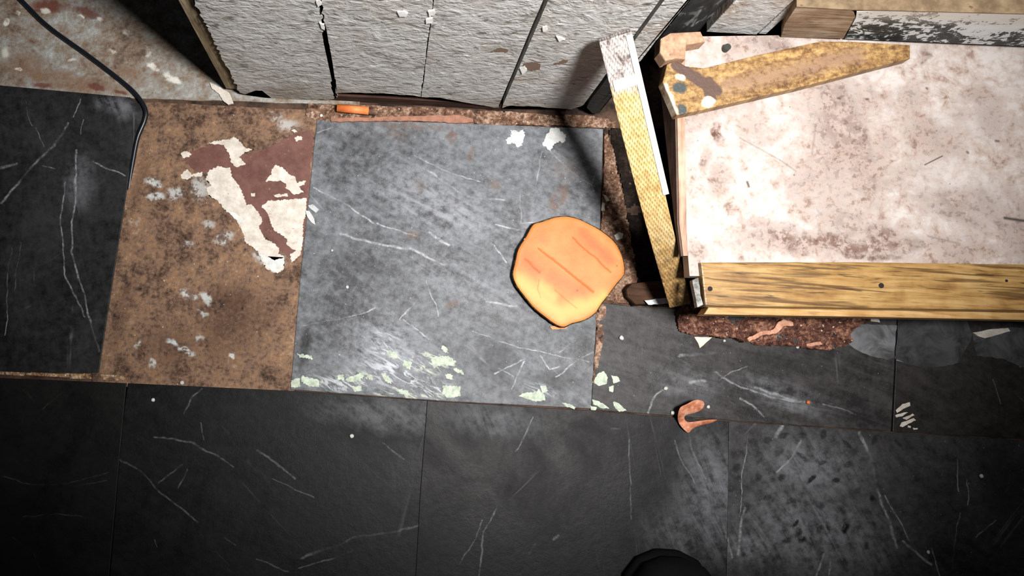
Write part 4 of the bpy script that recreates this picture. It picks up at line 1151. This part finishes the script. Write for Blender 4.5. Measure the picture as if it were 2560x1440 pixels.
for i, (u, v, r, lab) in enumerate([
        (383, 1000, .0019, 'small white crumb on the black tile below the brown strip'), (455, 957, .0022, 'small white crumb at the lower edge of the brown strip'), (880, 1090, .0022, 'small white crumb on the black tile below the pale paint smears'),
        (1664, 971, .0022, 'small white crumb up and to the left of the wood curl'), (1681, 1032, .0022, 'small white crumb touching the left side of the wood curl'), (1553, 845, .0024, 'small white crumb on the black tile below the orange slice'),
        (868, 718, .0018, 'tiny white crumb on the grey tile, left part'), (830, 626, .0014, 'tiny white crumb near the left edge of the grey tile'), (2452, 1190, .0021, 'small pale crumb on the black tile at the lower right'),
        (2320, 1380, .0018, 'small pale crumb near the bottom edge at the right'), (1770, 1017, .0018, 'small pale crumb beside the upper arm of the wood curl'), (1811, 852, .0014, 'tiny pink crumb to the right of the triangular chip'),
        (1994, 868, .0016, 'tiny pale crumb at the lower edge of the rotten wood'), (803, 289, .0019, 'small white crumb at the upper left corner of the grey tile'), (2020, 1006, .002, 'tiny orange-brown crumb on the black tile beyond the wood curl')]):
    bm = bmesh.new()
    bmesh.ops.create_icosphere(bm, subdivisions=2, radius=r)
    for vv in bm.verts:
        vv.co *= 1+.35*mnoise.noise(vv.co*600+Vector((i*3.3, 0, 0)))
        vv.co.z *= .7
    c = P(u, v, .0008)
    zmin = min(q.co.z for q in bm.verts)
    bmesh.ops.translate(bm, verts=bm.verts[:], vec=(c.x, c.y, (-.001 if u in (455,) else 0)-zmin))
    o = bm_obj('crumb', bm, om if 'orange-brown' in lab else crumb_m, None, True)
    tag(o, lab, 'crumb', 'crumbs scattered on the floor')

# ------------------------------------------------------------------ SHOE at the lower edge
sh_m = Mat('black_shoe'); sn = sh_m.noise(120, 4, .6); sh_m = sh_m.out(sh_m.ramp(sn, [(.3, (9, 9, 9)), (.7, (13, 13, 13))]), .85, sn, .0006, .12)
so_m = Mat('black_rubber_sole').out(lin((10, 10, 10)), .85, spec=.1)
toe = P(1695, 1402, .034)
shoe = empty('shoe', (toe.x, toe.y-.14, 0))
tag(shoe, 'rounded black shoe toe poking in at the bottom edge', 'shoe')


def loft(name, secs, mat, parent, n=20):
    """secs: (y, half width, z0, z1) sections running back from the toe"""
    bm = bmesh.new(); rings = []
    for (y, w, z0, z1) in secs:
        ring_ = []
        for k in range(n):
            a = 2*math.pi*k/n
            cx = math.copysign(abs(math.cos(a))**.75, math.cos(a)); sz = math.copysign(abs(math.sin(a))**.8, math.sin(a))
            ring_.append(bm.verts.new((toe.x+w*cx, toe.y-y, (z0+z1)/2+(z1-z0)/2*sz)))
        rings.append(ring_)
    for a, b in zip(rings[:-1], rings[1:]):
        for k in range(n): bm.faces.new((a[k], a[(k+1) % n], b[(k+1) % n], b[k]))
    bm.faces.new(rings[0][::-1]); bm.faces.new(rings[-1])
    return bm_obj(name, bm, mat, parent, True)


loft('sole', [(-.004, .012, .002, .014), (.004, .030, .0003, .016), (.02, .042, .0003, .017), (.06, .050, .0003, .018), (.12, .046, .0003, .02), (.18, .038, .0003, .024), (.24, .037, .0003, .026), (.27, .030, .0003, .026), (.28, .012, .002, .024)], so_m, shoe)
loft('upper', [(0, .012, .014, .034), (.006, .028, .012, .042), (.02, .039, .012, .050), (.05, .046, .012, .058), (.09, .046, .012, .070), (.13, .042, .013, .086), (.18, .037, .014, .10), (.23, .036, .016, .105), (.265, .030, .018, .104), (.276, .012, .022, .09)], sh_m, shoe)
for i in range(4):
    y = .085+i*.017; z = .070+i*.0078
    p0 = Vector((toe.x-.02, toe.y-y, z-.004)); p1 = Vector((toe.x, toe.y-y-.002, z+.001)); p2 = Vector((toe.x+.02, toe.y-y, z-.004))
    tube('lace', catmull([p0, p1, p2], 5), .0018, so_m, shoe, 8)

# drop bookkeeping properties
for o in bpy.data.objects:
    if '_w' in o: del o['_w']
